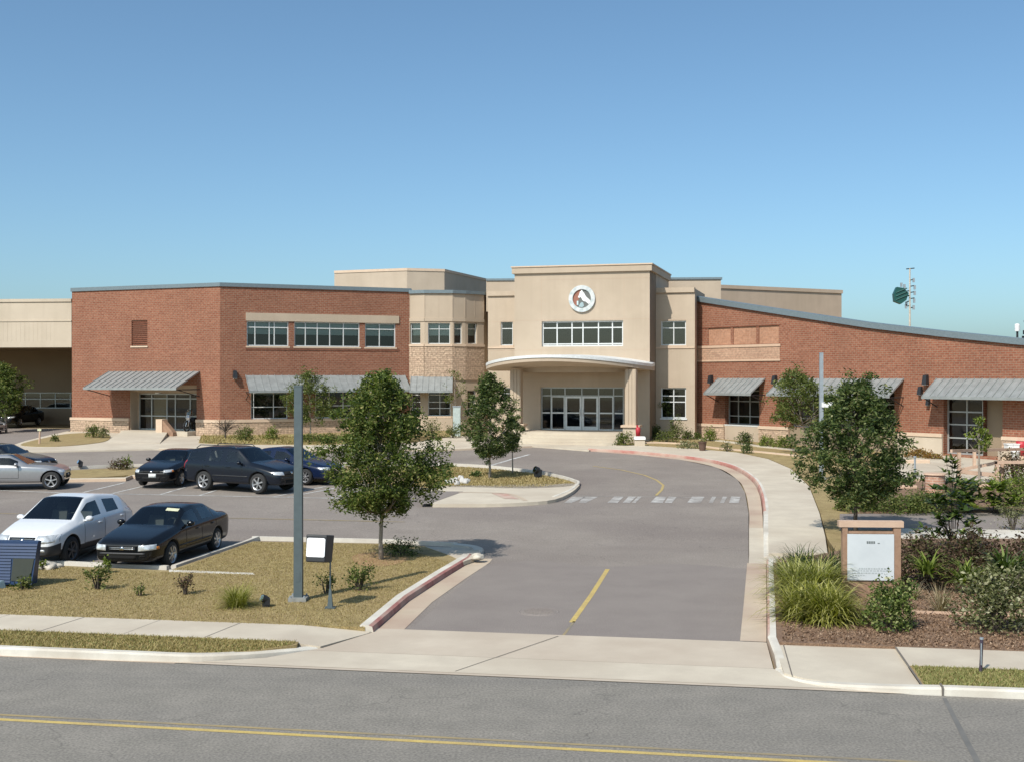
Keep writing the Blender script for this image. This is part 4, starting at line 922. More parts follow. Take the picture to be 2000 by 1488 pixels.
mb = MB(); mb.quad((-60, 89.9, .3), (-60, 80.9, .3), (-60, 80.9, 6.6), (-60, 89.9, 6.6)); mb.build('end_wall', M['creamd'], ch)
# ---- blocks rising behind
rk_ = empty('stucco_tower_block', (-8, 96, gz(90)), 'plain tan stucco block rising behind the two-storey brick wing', 'school wing', 'wings of the school')
q0 = ((653-CX)/F*93.5, 93.5); q1 = ((795-CX)/F*91.2, 91.2); q2 = ((868-CX)/F*92, 92.0); q3 = (-2.05, 101.5)
shell(rk_, [q0, q1, q2, q3, (-13, 106)], .5, 13.0, M['stucco']); copingline(rk_, [q0, q1, q2, q3], 13.06, h=.2, w=.4, out=.05, mat=M['cap'])
rk2 = empty('stucco_gym_block', (20, 92, gz(85)), 'brown stucco block rising behind the sloping brick wing', 'school wing', 'wings of the school')
g0 = ((1400-CX)/F*85, 85.0); g1 = (25.3, 90.4)
shell(rk2, [g0, g1, (22, 101), (11, 96)], .5, 11.25, M['stuccod']); copingline(rk2, [g0, g1, (22, 101)], 11.3, h=.26, w=.4, out=.08, mat=M['stuccod'])
# ------------------------------------------------------------------ vehicles (front towards +x)
def lerpk(keys, x):
    if x <= keys[0][0]: return keys[0][1]
    for (a, va), (b, vb) in zip(keys, keys[1:]):
        if x <= b: return va+(vb-va)*(x-a)/(b-a)
    return keys[-1][1]
PAINT, GLASS, TRIM, UNDER = 0, 1, 2, 3
M['glass'] = panemat('tinted_car_glass', (.58, .64, .62))
M['upholstery'] = plain('grey_upholstery', (.15, .145, .135), .9)
M['trim'] = plain('black_plastic_trim', (.028, .029, .031), .55)
M['under'] = plain('wheel_arch_black', (.008, .008, .008), .9)
M['tyre'] = plain('tyre_rubber', (.022, .022, .022), .85)
M['rim'] = plain('alloy_rim', (.52, .52, .53), .3, .75)
M['rimd'] = plain('dark_steel_rim', (.10, .10, .105), .45, .5)
M['lamp'] = plain('clear_headlight', (.62, .64, .65), .12, .35, .8, var=.3, scale=12)
M['chrome'] = plain('chrome', (.62, .62, .62), .15, 1.0)
M['tail'] = plain('red_tail_lamp', (.30, .012, .015), .15)
M['amber'] = plain('amber_lamp', (.55, .17, .02), .2)
M['plate'] = plain('number_plate', (.68, .70, .68), .5)
M['seam'] = plain('door_gap', (.004, .004, .004), .9)
M['sticker'] = plain('pale_sunstrip', (.55, .55, .38), .6)
def car(name, S, paint, label, cat, x, y, heading, group='cars in the school car park', rim='rim', detail=True):
    root = empty(name, (x, y, gz(y)), label, cat, group, rz=heading if heading else 1e-4)
    OFF[root.name] = Vector((0, 0, 0))
    # slope of the ground is small; the car stands level
    L, W = S['L'], S['W']/2; xf, xr = L/2, -L/2; wb = S['wb']; ax_f = xf-S['fo']; ax_r = ax_f-wb; rw = S['rw']
    st_x = sorted(set([xf, xf-.05, xf-.16, xf-.34, ax_f, S['cowl']+.25, S['cowl'], S['cowl']-.03, (S['cowl']+S['rf'])/2, S['rf']+.04, S['rf'], S['bp']+.05, S['bp']-.05, S['cp']+.05, S['cp']-.05, S['rr'], S['rr']-.05, (S['rr']+S['rb'])/2, S['rb']+.03, S['rb'], ax_r, xr+.3, xr+.14, xr+.05, xr]+S.get('extra', [])), reverse=True)
    st_x = [a for i, a in enumerate(st_x) if i == 0 or st_x[i-1]-a > .018]
    def ring(xx):
        w = W*lerpk([(xr, .80), (xr+.06, .90), (xr+.25, .965), (xr+.8, 1), (xf-1.0, 1), (xf-.45, .965), (xf-.2, .90), (xf-.06, .80), (xf, .70)], xx)
        zb = lerpk([(xr, S['zr']), (xr+.12, S['zb']+.03), (xr+.5, S['zb']), (xf-.5, S['zb']), (xf-.12, S['zb']-.0), (xf, S['zf'])], xx)
        be = lerpk(S['belt'], xx); tp = lerpk(S['top'], xx); wt = W*lerpk(S['wtop'], xx)
        h = tp-be; zs = zb+.16
        zm = zs+(be-zs)*.5
        return [(0, zb), (w*.86, zb), (w*.955, zb+.06), (w*.985, zs), (w*1.0, zm), (w*.985, be-.05), (w*.955, be+.005), (wt+(w*.955-wt)*.12, be+h*.86), (wt-.02, be+h*.945), (wt*.66, be+h*.992), (0, tp)]
    nr = 11; bm = bmesh.new(); G = []
    for xx in st_x:
        rg = ring(xx); row = []
        for k, (yy, zz) in enumerate(rg):
            row.append(bm.verts.new((xx, yy, zz)))
        neg = [row[0]]+[bm.verts.new((xx, -rg[k][0], rg[k][1])) for k in range(1, nr-1)]+[row[-1]]
        G.append((row, neg))
    def mat_at(i, k):
        a, b = st_x[i], st_x[i+1]; xm = (a+b)/2
        if k in (8, 9) and S['rf']-.001 < xm < S['cowl']: return GLASS
        if k in (8, 9) and S['rb'] < xm < S['rr']-.001: return GLASS
        if k == 6 and S['gl'] < xm < S['cowl']-.35 and not any(abs(xm-p) < .051 for p in (S['bp'], S['cp'])): return GLASS
        if k <= 0: return UNDER
        if S.get('clad') and k <= 3 and (k <= 2 or xm > xf-.55 or xm < xr+.4): return TRIM
        return PAINT
    for i in range(len(st_x)-1):
        for side in (0, 1):
            A, B = G[i][side], G[i+1][side]
            for k in range(nr-1):
                q = [A[k], B[k], B[k+1], A[k+1]]
                if side: q.reverse()
                q = [v for n_, v in enumerate(q) if v not in q[:n_]]
                f = bm.faces.new(q); f.material_index = mat_at(i, k); f.smooth = True
    for e, idx in ((0, 1), (1, len(st_x)-1)):
        row, neg = G[0 if e == 0 else -1]
        for k in range(nr-1):
            q = [row[k], row[k+1], neg[k+1], neg[k]]
            q = [v for n_, v in enumerate(q) if v not in q[:n_]]
            if e: q.reverse()
            f = bm.faces.new(q); f.material_index = TRIM if (S.get('clad') and k <= 3) else PAINT; f.smooth = True
    bmesh.ops.recalc_face_normals(bm, faces=bm.faces)
    me = bpy.data.meshes.new('body'); bm.to_mesh(me); bm.free()
    mats = [paint, M['glass'], M['trim'], M['under']]
    for m in mats: me.materials.append(m)
    tmp = bpy.data.objects.new('body', me); COL.objects.link(tmp)
    sub = tmp.modifiers.new('s', 'SUBSURF'); sub.levels = 2; sub.render_levels = 2
    cuts = []
    for xx in (ax_f, ax_r):
        for sd in (-1, 1):
            c = MB(); c.lathe([(0, sd*(W-.30)), (rw*1.16, sd*(W-.30)), (rw*1.16, sd*(W+.3)), (0, sd*(W+.3))][::sd], (xx, 0, rw*1.02), 40, 'y', 3)
            cm = bpy.data.meshes.new('c'); cm.from_pydata([tuple(v) for v in c.v], [], c.f)
            b2 = bmesh.new(); b2.from_mesh(cm); bmesh.ops.remove_doubles(b2, verts=b2.verts, dist=1e-5); b2.faces.ensure_lookup_table()
            bmesh.ops.dissolve_degenerate(b2, edges=b2.edges, dist=1e-6); bmesh.ops.recalc_face_normals(b2, faces=b2.faces); b2.to_mesh(cm); b2.free()
            for m in mats: cm.materials.append(m)
            cm.polygons.foreach_set('material_index', [3]*len(cm.polygons)); co = bpy.data.objects.new('c', cm); COL.objects.link(co); cuts.append(co)
            bo = tmp.modifiers.new('b', 'BOOLEAN'); bo.operation = 'DIFFERENCE'; bo.object = co; bo.solver = 'EXACT'
    dg = bpy.context.evaluated_depsgraph_get(); full = bpy.data.meshes.new_from_object(tmp.evaluated_get(dg))
    bpy.data.objects.remove(tmp)
    for c in cuts: bpy.data.objects.remove(c)
    bm = bmesh.new(); bm.from_mesh(full); bvh = BVHTree.FromBMesh(bm)
    # split into body and panes
    def sep(faces, nm, ml):
        mp = {}; vs = []; fs = []; mi = []
        for f in faces:
            r_ = []
            for v in f.verts:
                if v.index not in mp: mp[v.index] = len(vs); vs.append(tuple(v.co))
                r_.append(mp[v.index])
            fs.append(r_); mi.append(f.material_index)
        m_ = bpy.data.meshes.new(nm); m_.from_pydata(vs, [], fs)
        for q in ml: m_.materials.append(q)
        if len(ml) > 1: m_.polygons.foreach_set('material_index', mi)
        m_.polygons.foreach_set('use_smooth', [True]*len(fs)); m_.update()
        o = bpy.data.objects.new(nm, m_); COL.objects.link(o); o.parent = root; OFF[o.name] = Vector((0, 0, 0)); return o
    body = sep([f for f in bm.faces if f.material_index != GLASS], 'body', mats)
    left = set(f for f in bm.faces if f.material_index == GLASS)
    while left:
        st0 = [left.pop()]; comp = list(st0)
        while st0:
            f = st0.pop()
            for e in f.edges:
                for g in e.link_faces:
                    if g in left: left.discard(g); st0.append(g); comp.append(g)
        cx = sum(f.calc_center_median().x for f in comp)/len(comp); cy = sum(f.calc_center_median().y for f in comp)/len(comp)
        nm = 'side_window' if abs(cy) > .2 else ('windshield' if cx > (S['rf']+S['rr'])/2 else 'rear_window')
        if len(comp) > 3: sep(comp, nm, [M['glass']])
    bm.free()
    def cast(p, axis, sg):
        o = Vector((p[0], 3*sg, p[1])) if axis == 'y' else (Vector((4*sg, p[0], p[1])))
        d = Vector((0, -sg, 0)) if axis == 'y' else Vector((-sg, 0, 0))
        h = bvh.ray_cast(o, d); return (h[0] if h[0] is not None else None), d
    def decal(c4, axis, sg, mat, nm, off=.006, n=(6, 4), parent=None):
        """patch with four corners pressed on the body"""
        mb = MB(); g = []; (a, b, c, d) = [Vector(q) for q in c4]
        for i in range(n[0]+1):
            for j in range(n[1]+1):
                s_, t_ = i/n[0], j/n[1]; p = (a*(1-s_)+b*s_)*(1-t_)+(d*(1-s_)+c*s_)*t_
                h, dr = cast(p, axis, sg)
                if h is None: return None
                g.append((h, dr))
        m1 = n[1]+1; V = [tuple(h-dr*off) for h, dr in g]+[tuple(h+dr*.01) for h, dr in g]; K = len(g); fs = []
        for i in range(n[0]):
            for j in range(n[1]): fs.append((i*m1+j, (i+1)*m1+j, (i+1)*m1+j+1, i*m1+j+1))
        edge = [i*m1 for i in range(n[0]+1)]+[n[0]*m1+j for j in range(1, m1)]+[i*m1+n[1] for i in range(n[0]-1, -1, -1)]+[j for j in range(n[1]-1, 0, -1)]
        for i in range(len(edge)):
            p, q = edge[i], edge[(i+1) % len(edge)]; fs.append((p, q, q+K, p+K))
        mb.add(V, fs); o = mb.build(nm, mat, parent or root, True)
        m_ = o.data; b3 = bmesh.new(); b3.from_mesh(m_); bmesh.ops.recalc_face_normals(b3, faces=b3.faces); b3.to_mesh(m_); b3.free(); return o
    fr = S['front']; zl0, zl1, yl0, yl1 = fr['lamp']
    for sg in (-1, 1):
        hl = decal([(sg*yl0, zl0), (sg*yl1, zl0+.03), (sg*yl1*.99, zl1+.01), (sg*yl0, zl1)], 'x', 1, M['lamp'], 'headlight', .012, (8, 4))
        decal([(sg*(W*.50), S['zf']+.10), (sg*W*.68, S['zf']+.10), (sg*W*.66, S['zf']+.16), (sg*W*.52, S['zf']+.16)], 'x', 1, M['seam'] if not S.get('clad') else M['lamp'], 'fog_lamp', .006, (4, 2))
        tz0, tz1, ty0, ty1 = S['tail']
        decal([(sg*ty0, tz0), (sg*ty1, tz0), (sg*ty1*.98, tz1), (sg*ty0, tz1)], 'x', -1, M['tail'], 'tail_light', .012, (6, 4))
    gz0, gz1, gy = fr['grille']
    gr = decal([(-gy, gz0), (gy, gz0), (gy*1.05, gz1), (-gy*1.05, gz1)], 'x', 1, M['seam'], 'grille', .006, (10, 4))
    if gr:
        for k in range(1, fr.get('bars', 3)):
            z = gz0+(gz1-gz0)*k/fr.get('bars', 3); decal([(-gy*.97, z-.006), (gy*.97, z-.006), (gy*.97, z+.006), (-gy*.97, z+.006)], 'x', 1, M['chrome'] if fr.get('chrome') else M['trim'], 'grille_bar', .013, (10, 1), gr)
        zc = (gz0+gz1)/2; decal([(-.055, zc-.04), (.055, zc-.04), (.04, zc+.045), (-.04, zc+.045)], 'x', 1, M['chrome'], 'badge', .02, (2, 2), gr)
    decal([(-W*.40, S['zf']+.05), (W*.40, S['zf']+.05), (W*.42, S['zf']+.17), (-W*.42, S['zf']+.17)], 'x', 1, M['seam'], 'air_intake', .005, (10, 3))
    if fr.get('bumper'): decal([(-W*.66, fr['bumper']), (W*.66, fr['bumper']), (W*.66, fr['bumper']+.05), (-W*.66, fr['bumper']+.05)], 'x', 1, fr.get('bmat', M['trim']), 'bumper_strip', .014, (16, 2))
    if S.get('plate'): decal([(S['plate'][0]-.15, S['plate'][1]), (S['plate'][0]+.15, S['plate'][1]), (S['plate'][0]+.15, S['plate'][1]+.15), (S['plate'][0]-.15, S['plate'][1]+.15)], 'x', 1, M['plate'], 'number_plate', .018, (4, 2))
    # door gaps, handles, side strip
    for sg in (-1, 1):
        zlo = S['zb']+.20
        for xx in (S['cowl']-.30, S['bp'], S['cp']-.10):
            zhi = lerpk(S['belt'], xx)-.03
            decal([(xx-.006, zlo), (xx+.006, zlo), (xx+.006, zhi), (xx-.006, zhi)], 'y', sg, M['seam'], 'door_gap', .0025, (1, 8))
        decal([(S['cp']-.1, zlo-.005), (S['cowl']-.3, zlo-.005), (S['cowl']-.3, zlo+.006), (S['cp']-.1, zlo+.006)], 'y', sg, M['seam'], 'door_gap', .0025, (12, 1))
        for xx in (S['bp']+.16, S['cp']+.02):
            zh = lerpk(S['belt'], xx)-.13; decal([(xx, zh), (xx+.19, zh), (xx+.19, zh+.035), (xx, zh+.035)], 'y', sg, S.get('handle', paint), 'door_handle', .03, (3, 2))
        if S.get('strip'): decal([(ax_r+rw*1.25, S['strip']), (ax_f-rw*1.25, S['strip']), (ax_f-rw*1.25, S['strip']+.035), (ax_r+rw*1.25, S['strip']+.035)], 'y', sg, S.get('stripm', M['trim']), 'side_strip', .012, (12, 2))
        if S.get('amber'): decal([(xf-.33, zl0+.04), (xf-.23, zl0+.03), (xf-.23, zl0+.10), (xf-.33, zl0+.10)], 'y', sg, M['amber'], 'indicator', .008, (3, 2))
        mx = S['cowl']-.42; mz = lerpk(S['belt'], mx)+.09; mb = MB()
        mb.lathe([(0, -.09), (.05, -.085), (.078, -.04), (.08, .03), (.06, .045), (0, .046)], (0, 0, 0), 14, 'z')
        V = [(mx+.10-p[2]*.9-.06, sg*(W+.07+p[0]*1.25), mz+p[1]*.9) for p in mb.v]; m2 = MB(); m2.add(V, mb.f); m2.box((mx+.06, sg*(W-.01), mz-.05), (.07, .16, .04))
        mo = m2.build('door_mirror', S.get('mirror', paint), root, True); b3 = bmesh.new(); b3.from_mesh(mo.data); bmesh.ops.recalc_face_normals(b3, faces=b3.faces); b3.to_mesh(mo.data); b3.free()
    if S.get('rails'):
        for sg in (-1, 1):
            mb = MB(); zt_ = lerpk(S['top'], 0); yy = sg*(W*lerpk(S['wtop'], 0)-.10); mb.tube([(S['rf']-.15, yy, zt_-.06), (S['rf']-.3, yy, zt_+.04), (S['rr']+.3, yy, zt_+.04), (S['rr']+.1, yy, zt_-.08)], .018, 6); mb.build('roof_rail', M['trim'], root)
    if S.get('sticker'):
        mb = MB(); g = []
        for (xx, yy) in [(S['rf']+.06, -.52), (S['rf']+.06, -.18), (S['rf']+.17, -.18), (S['rf']+.17, -.52)]:
            h = bvh.ray_cast(Vector((xx, yy*-1, 4)), Vector((0, 0, -1)))[0]; g.append((h.x+.004, h.y, h.z+.006))
        mb.add(g, [(0, 1, 2, 3)]); mb.build('sunstrip', M['sticker'], root)
    # seats and dashboard seen through the panes
    sx = (S['rf']+S['bp'])/2-.05; zt_ = lerpk(S['top'], sx); zb_ = lerpk(S['belt'], sx)
    for k, (xx, yy, w_) in enumerate(((sx, .36, .48), (sx, -.36, .48), (S['cp']+.12, 0, 1.2))):
        mb = MB(); z0, z1 = zb_-.45, zb_+.16; P = lambda x, y, z: (xx+x, yy+y*w_/2, z)
        mb.hexa([P(-.10, -1, z0), P(.06, -1, z0), P(.06, 1, z0), P(-.10, 1, z0), P(-.26, -.86, z1), P(-.14, -.86, z1), P(-.14, .86, z1), P(-.26, .86, z1)])
        mb.hexa([P(-.05, -1, z0-.1), P(.5, -1, z0-.06), P(.5, 1, z0-.06), P(-.05, 1, z0-.1), P(-.05, -1, z0+.06), P(.5, -1, z0+.08), P(.5, 1, z0+.08), P(-.05, 1, z0+.06)])
        for hy in ((0,) if w_ < 1 else (-.55, .55)):
            h_ = .26/w_; mb.hexa([P(-.27, hy-h_, z1+.03), P(-.18, hy-h_, z1+.03), P(-.18, hy+h_, z1+.03), P(-.27, hy+h_, z1+.03), P(-.29, hy-h_*.8, min(z1+.2, zt_-.12)), P(-.22, hy-h_*.8, min(z1+.2, zt_-.12)), P(-.22, hy+h_*.8, min(z1+.2, zt_-.12)), P(-.29, hy+h_*.8, min(z1+.2, zt_-.12))])
        mb.build('seat', M['upholstery'], root)
    mb = MB(); c_ = S['cowl']; mb.hexa([(c_-.62, -W*.82, zb_-.25), (c_-.25, -W*.82, zb_-.2), (c_-.25, W*.82, zb_-.2), (c_-.62, W*.82, zb_-.25), (c_-.58, -W*.80, zb_-.02), (c_-.2, -W*.78, zb_+.0), (c_-.2, W*.78, zb_+.0), (c_-.58, W*.80, zb_-.02)]); mb.build('dashboard', M['trim'], root)
    mb = MB(); mb.tube([(c_-.70+.10*math.sin(t), .36+.18*math.cos(t), zb_+.0+.17*math.sin(t)) for t in np.linspace(0, 6.2832, 15)], .016, 5); mb.build('steering_wheel', M['trim'], root)
    # wheels
    for xx in (ax_f, ax_r):
        for sg in (-1, 1):
            tw = .20; yo = sg*(W-.015)
            mb = MB(); pr = [(rw*.66, 0), (rw*.90, 0.0), (rw*.985, .025), (rw, .06), (rw, tw-.06), (rw*.985, tw-.025), (rw*.9, tw), (rw*.66, tw)]
            prof = [(r, -sg*h) for r, h in pr]
            mb.lathe(prof if sg < 0 else prof[::-1], (xx, yo, rw), 28, 'y'); o = mb.build('wheel', M['tyre'], root, True)
            b3 = bmesh.new(); b3.from_mesh(o.data); bmesh.ops.recalc_face_normals(b3, faces=b3.faces); b3.to_mesh(o.data); b3.free()
            mb = MB(); n = S.get('spokes', 6); r0 = rw*.69
            dish = [(0, -.035), (r0*.28, -.03), (r0*.86, -.06), (r0*.90, -.01), (r0, .004), (r0, -.03)]
            mb2 = MB(); mb2.lathe([(r, yo*0+sg*h) for r, h in [(r0*.80, -.075), (r0*.90, -.012), (r0*.98, .004), (r0*1.0, -.02)]], (xx, yo, rw), 28, 'y')
            mb2.lathe([(0, sg*.005), (r0*.2, sg*.002), (r0*.24, -sg*.03)], (xx, yo, rw), 16, 'y')
            for k in range(n):
                t = 2*math.pi*k/n+.3; ct, s_t = math.cos(t), math.sin(t); w1, w2 = r0*.17, r0*.22; P_ = []
                for dep in (-.06, -.012):
                    for r, w in ((r0*.12, w1), (r0*.92, w2)):
                        for e in (-.5, .5): P_.append((xx+ct*r-s_t*w*e, yo+sg*dep, rw+s_t*r+ct*w*e))
                mb2.add(P_, [(4, 6, 7, 5), (0, 1, 3, 2), (0, 2, 6, 4), (1, 5, 7, 3)])
            ro = mb2.build('rim', M[rim], o)
            b3 = bmesh.new(); b3.from_mesh(ro.data); bmesh.ops.recalc_face_normals(b3, faces=b3.faces); b3.to_mesh(ro.data); b3.free()
            mb3 = MB(); mb3.lathe([(0, -sg*.08), (r0*.85, -sg*.078)], (xx, yo, rw), 20, 'y'); mb3.build('brake_disc', M['under'], o)
    return root
def spec(**k): return k
SEDAN = spec(L=4.62, W=1.76, wb=2.70, fo=.92, rw=.315, zb=.21, zf=.26, zr=.32, cowl=.92, rf=.20, bp=-.32, cp=-1.12, rr=-.98, rb=-1.62, gl=-1.45,
    belt=[(-2.31, .86), (-2.1, .93), (-1.5, .93), (.9, .88), (1.6, .76), (2.1, .68), (2.31, .58)],
    top=[(-2.31, .90), (-2.22, .98), (-1.64, 1.04), (-1.0, 1.345), (-.4, 1.395), (.2, 1.355), (.92, .965), (1.6, .875), (2.1, .775), (2.26, .69), (2.31, .62)],
    wtop=[(-2.31, .72), (-1.64, .78), (-1.0, .66), (.2, .65), (.92, .80), (1.8, .78), (2.31, .62)],
    front=spec(lamp=(.50, .645, .42, .78), grille=(.51, .615, .34), bars=3, chrome=True, bumper=.41), tail=(.70, .86, .42, .80), amber=True, strip=.46, sticker=True, spokes=7)
SEDANB = dict(SEDAN); SEDANB.update(sticker=False, plate=(.05, .40), front=spec(lamp=(.58, .70, .50, .77), grille=(.60, .66, .34), bars=2, bumper=.52))
XOVER = spec(L=4.22, W=1.78, wb=2.60, fo=.84, rw=.345, zb=.25, zf=.30, zr=.34, cowl=.98, rf=.20, bp=-.34, cp=-1.36, rr=-1.50, rb=-1.92, gl=-1.31,
    belt=[(-2.11, .95), (-1.4, 1.06), (.9, .96), (1.5, .86), (1.9, .75), (2.11, .62)],
    top=[(-2.11, 1.0), (-2.0, 1.13), (-1.6, 1.46), (-1.1, 1.57), (-.4, 1.62), (.2, 1.57), (.98, 1.08), (1.5, .985), (1.9, .86), (2.06, .75), (2.11, .66)],
    wtop=[(-2.11, .74), (-1.6, .67), (-.4, .67), (.2, .66), (.98, .82), (1.7, .76), (2.11, .6)],
    front=spec(lamp=(.60, .79, .38, .82), grille=(.63, .75, .33), bars=3, chrome=True), tail=(.8, 1.1, .55, .82), clad=True, spokes=6)
SUV = spec(L=4.68, W=1.86, wb=2.64, fo=.93, rw=.375, zb=.30, zf=.34, zr=.40, cowl=.98, rf=.28, bp=-.25, cp=-1.16, rr=-1.98, rb=-2.20, gl=-2.12,
    belt=[(-2.34, 1.02), (-2.0, 1.10), (.9, 1.04), (1.6, .93), (2.0, .83), (2.34, .68)],
    top=[(-2.34, 1.06), (-2.24, 1.14), (-2.02, 1.60), (-1.3, 1.70), (-.4, 1.73), (.28, 1.67), (.98, 1.16), (1.6, 1.06), (2.05, .95), (2.27, .83), (2.34, .72)],
    wtop=[(-2.34, .76), (-2.0, .70), (-.4, .70), (.28, .69), (.98, .82), (1.8, .78), (2.34, .62)],
    front=spec(lamp=(.68, .82, .48, .82), grille=(.70, .82, .42), bars=3, bumper=.56), tail=(.85, 1.15, .6, .84), rails=True, strip=.60, spokes=6, plate=None)
SALOON = dict(SEDAN); SALOON.update(sticker=False, front=spec(lamp=(.58, .70, .40, .78), grille=(.60, .68, .30), bars=3, bumper=.46), amber=False, strip=None,
    top=[(-2.31, .92), (-2.22, 1.0), (-1.64, 1.08), (-1.0, 1.39), (-.4, 1.455), (.2, 1.41), (.92, 1.0), (1.6, .90), (2.1, .78), (2.26, .69), (2.31, .62)])
COUPE = spec(L=4.15, W=1.82, wb=2.6, fo=.46, rw=.345, zb=.26, zf=.36, zr=.36, cowl=.72, rf=.02, bp=-.62, cp=-1.05, rr=-.75, rb=-1.60, gl=-1.25,
    belt=[(-2.17, .85), (-1.5, .93), (.7, .90), (1.3, .86), (1.75, .76), (2.17, .56)],
    top=[(-2.17, .90), (-2.05, .99), (-1.6, 1.05), (-.75, 1.34), (-.3, 1.38), (.02, 1.36), (.72, .98), (1.3, .95), (1.8, .88), (2.05, .74), (2.17, .62)],
    wtop=[(-2.17, .70), (-1.6, .76), (-.75, .60), (.02, .60), (.72, .80), (1.45, .84), (1.9, .74), (2.17, .55)],
    front=spec(lamp=(.62, .76, .46, .76), grille=(.50, .60, .35), bars=2, bumper=None), tail=(.7, .85, .45, .78), spokes=5, extra=[1.5, 1.3])
PW = plain('white_car_paint', (.74, .75, .76), .28, 0, .5, .8, .02)
PB = plain('black_car_paint', (.005, .006, .008), .18, 0, .45, .0, .05)
PB2 = plain('blue_black_car_paint', (.006, .009, .016), .2, 0, .45, .0, .05)
PN = plain('navy_car_paint', (.007, .014, .042), .2, .0, .45, .0, .05)
PS = plain('silver_car_paint', (.36, .36, .37), .30, .55, .5, .8, .04)
HD = math.atan2(-.9865, -.164)
def lined(m):
    """the inner side of the car shell is dark lining"""
    nt = m.node_tree; out = nt.nodes['Material Output']; b = nt.nodes['Principled BSDF']; g = nt.nodes.new('ShaderNodeNewGeometry'); d = nt.nodes.new('ShaderNodeBsdfDiffuse'); d.inputs[0].default_value = (.035, .034, .032, 1)
    x = nt.nodes.new('ShaderNodeMixShader'); nt.links.new(g.outputs['Backfacing'], x.inputs[0]); nt.links.new(b.outputs[0], x.inputs[1]); nt.links.new(d.outputs[0], x.inputs[2]); nt.links.new(x.outputs[0], out.inputs['Surface'])
for m_ in (PW, PB, PB2, PN, PS): lined(m_)
XOVER['mirror'] = PW; XOVER['stripm'] = M['trim']
car('parked_car', XOVER, PW, 'white crossover car with black lower cladding parked nose towards the lawn', 'car', -11.70, 31.0, HD, rim='rimd')
car('parked_car', SEDAN, PB, 'black sedan beside the white crossover, pale strip across its windshield', 'car', -9.02, 30.65, HD)
car('parked_car', SEDANB, PB, 'black sedan with a white number plate facing out, beside the dark sport utility car', 'car', -13.75, 48.25, HD+R(1))
car('parked_car', SUV, PB2, 'blue-black sport utility car with bright alloy wheels parked broadside', 'car', -10.42, 45.75, R(-27))
car('parked_car', SALOON, PN, 'navy blue sedan parked half hidden behind the dark sport utility car', 'car', -9.15, 48.6, R(-27))
car('parked_car', COUPE, PS, 'silver coupe with rounded front wing cut off by the picture edge', 'car', -19.62, 46.3, R(9), rim='rim')
car('parked_car', SEDANB, PB2, 'dark sedan parked just beyond the silver coupe', 'car', -22.1, 51.0, R(-12))
car('parked_car', SALOON, PB, 'black car parked deep in the shade under the cream overhang', 'car', -35.2, 84.0, R(-95))
car('parked_car', SALOON, PS, 'silver sedan beside the tree in front of the cream hall', 'car', -34.7, 75.5, R(-20))
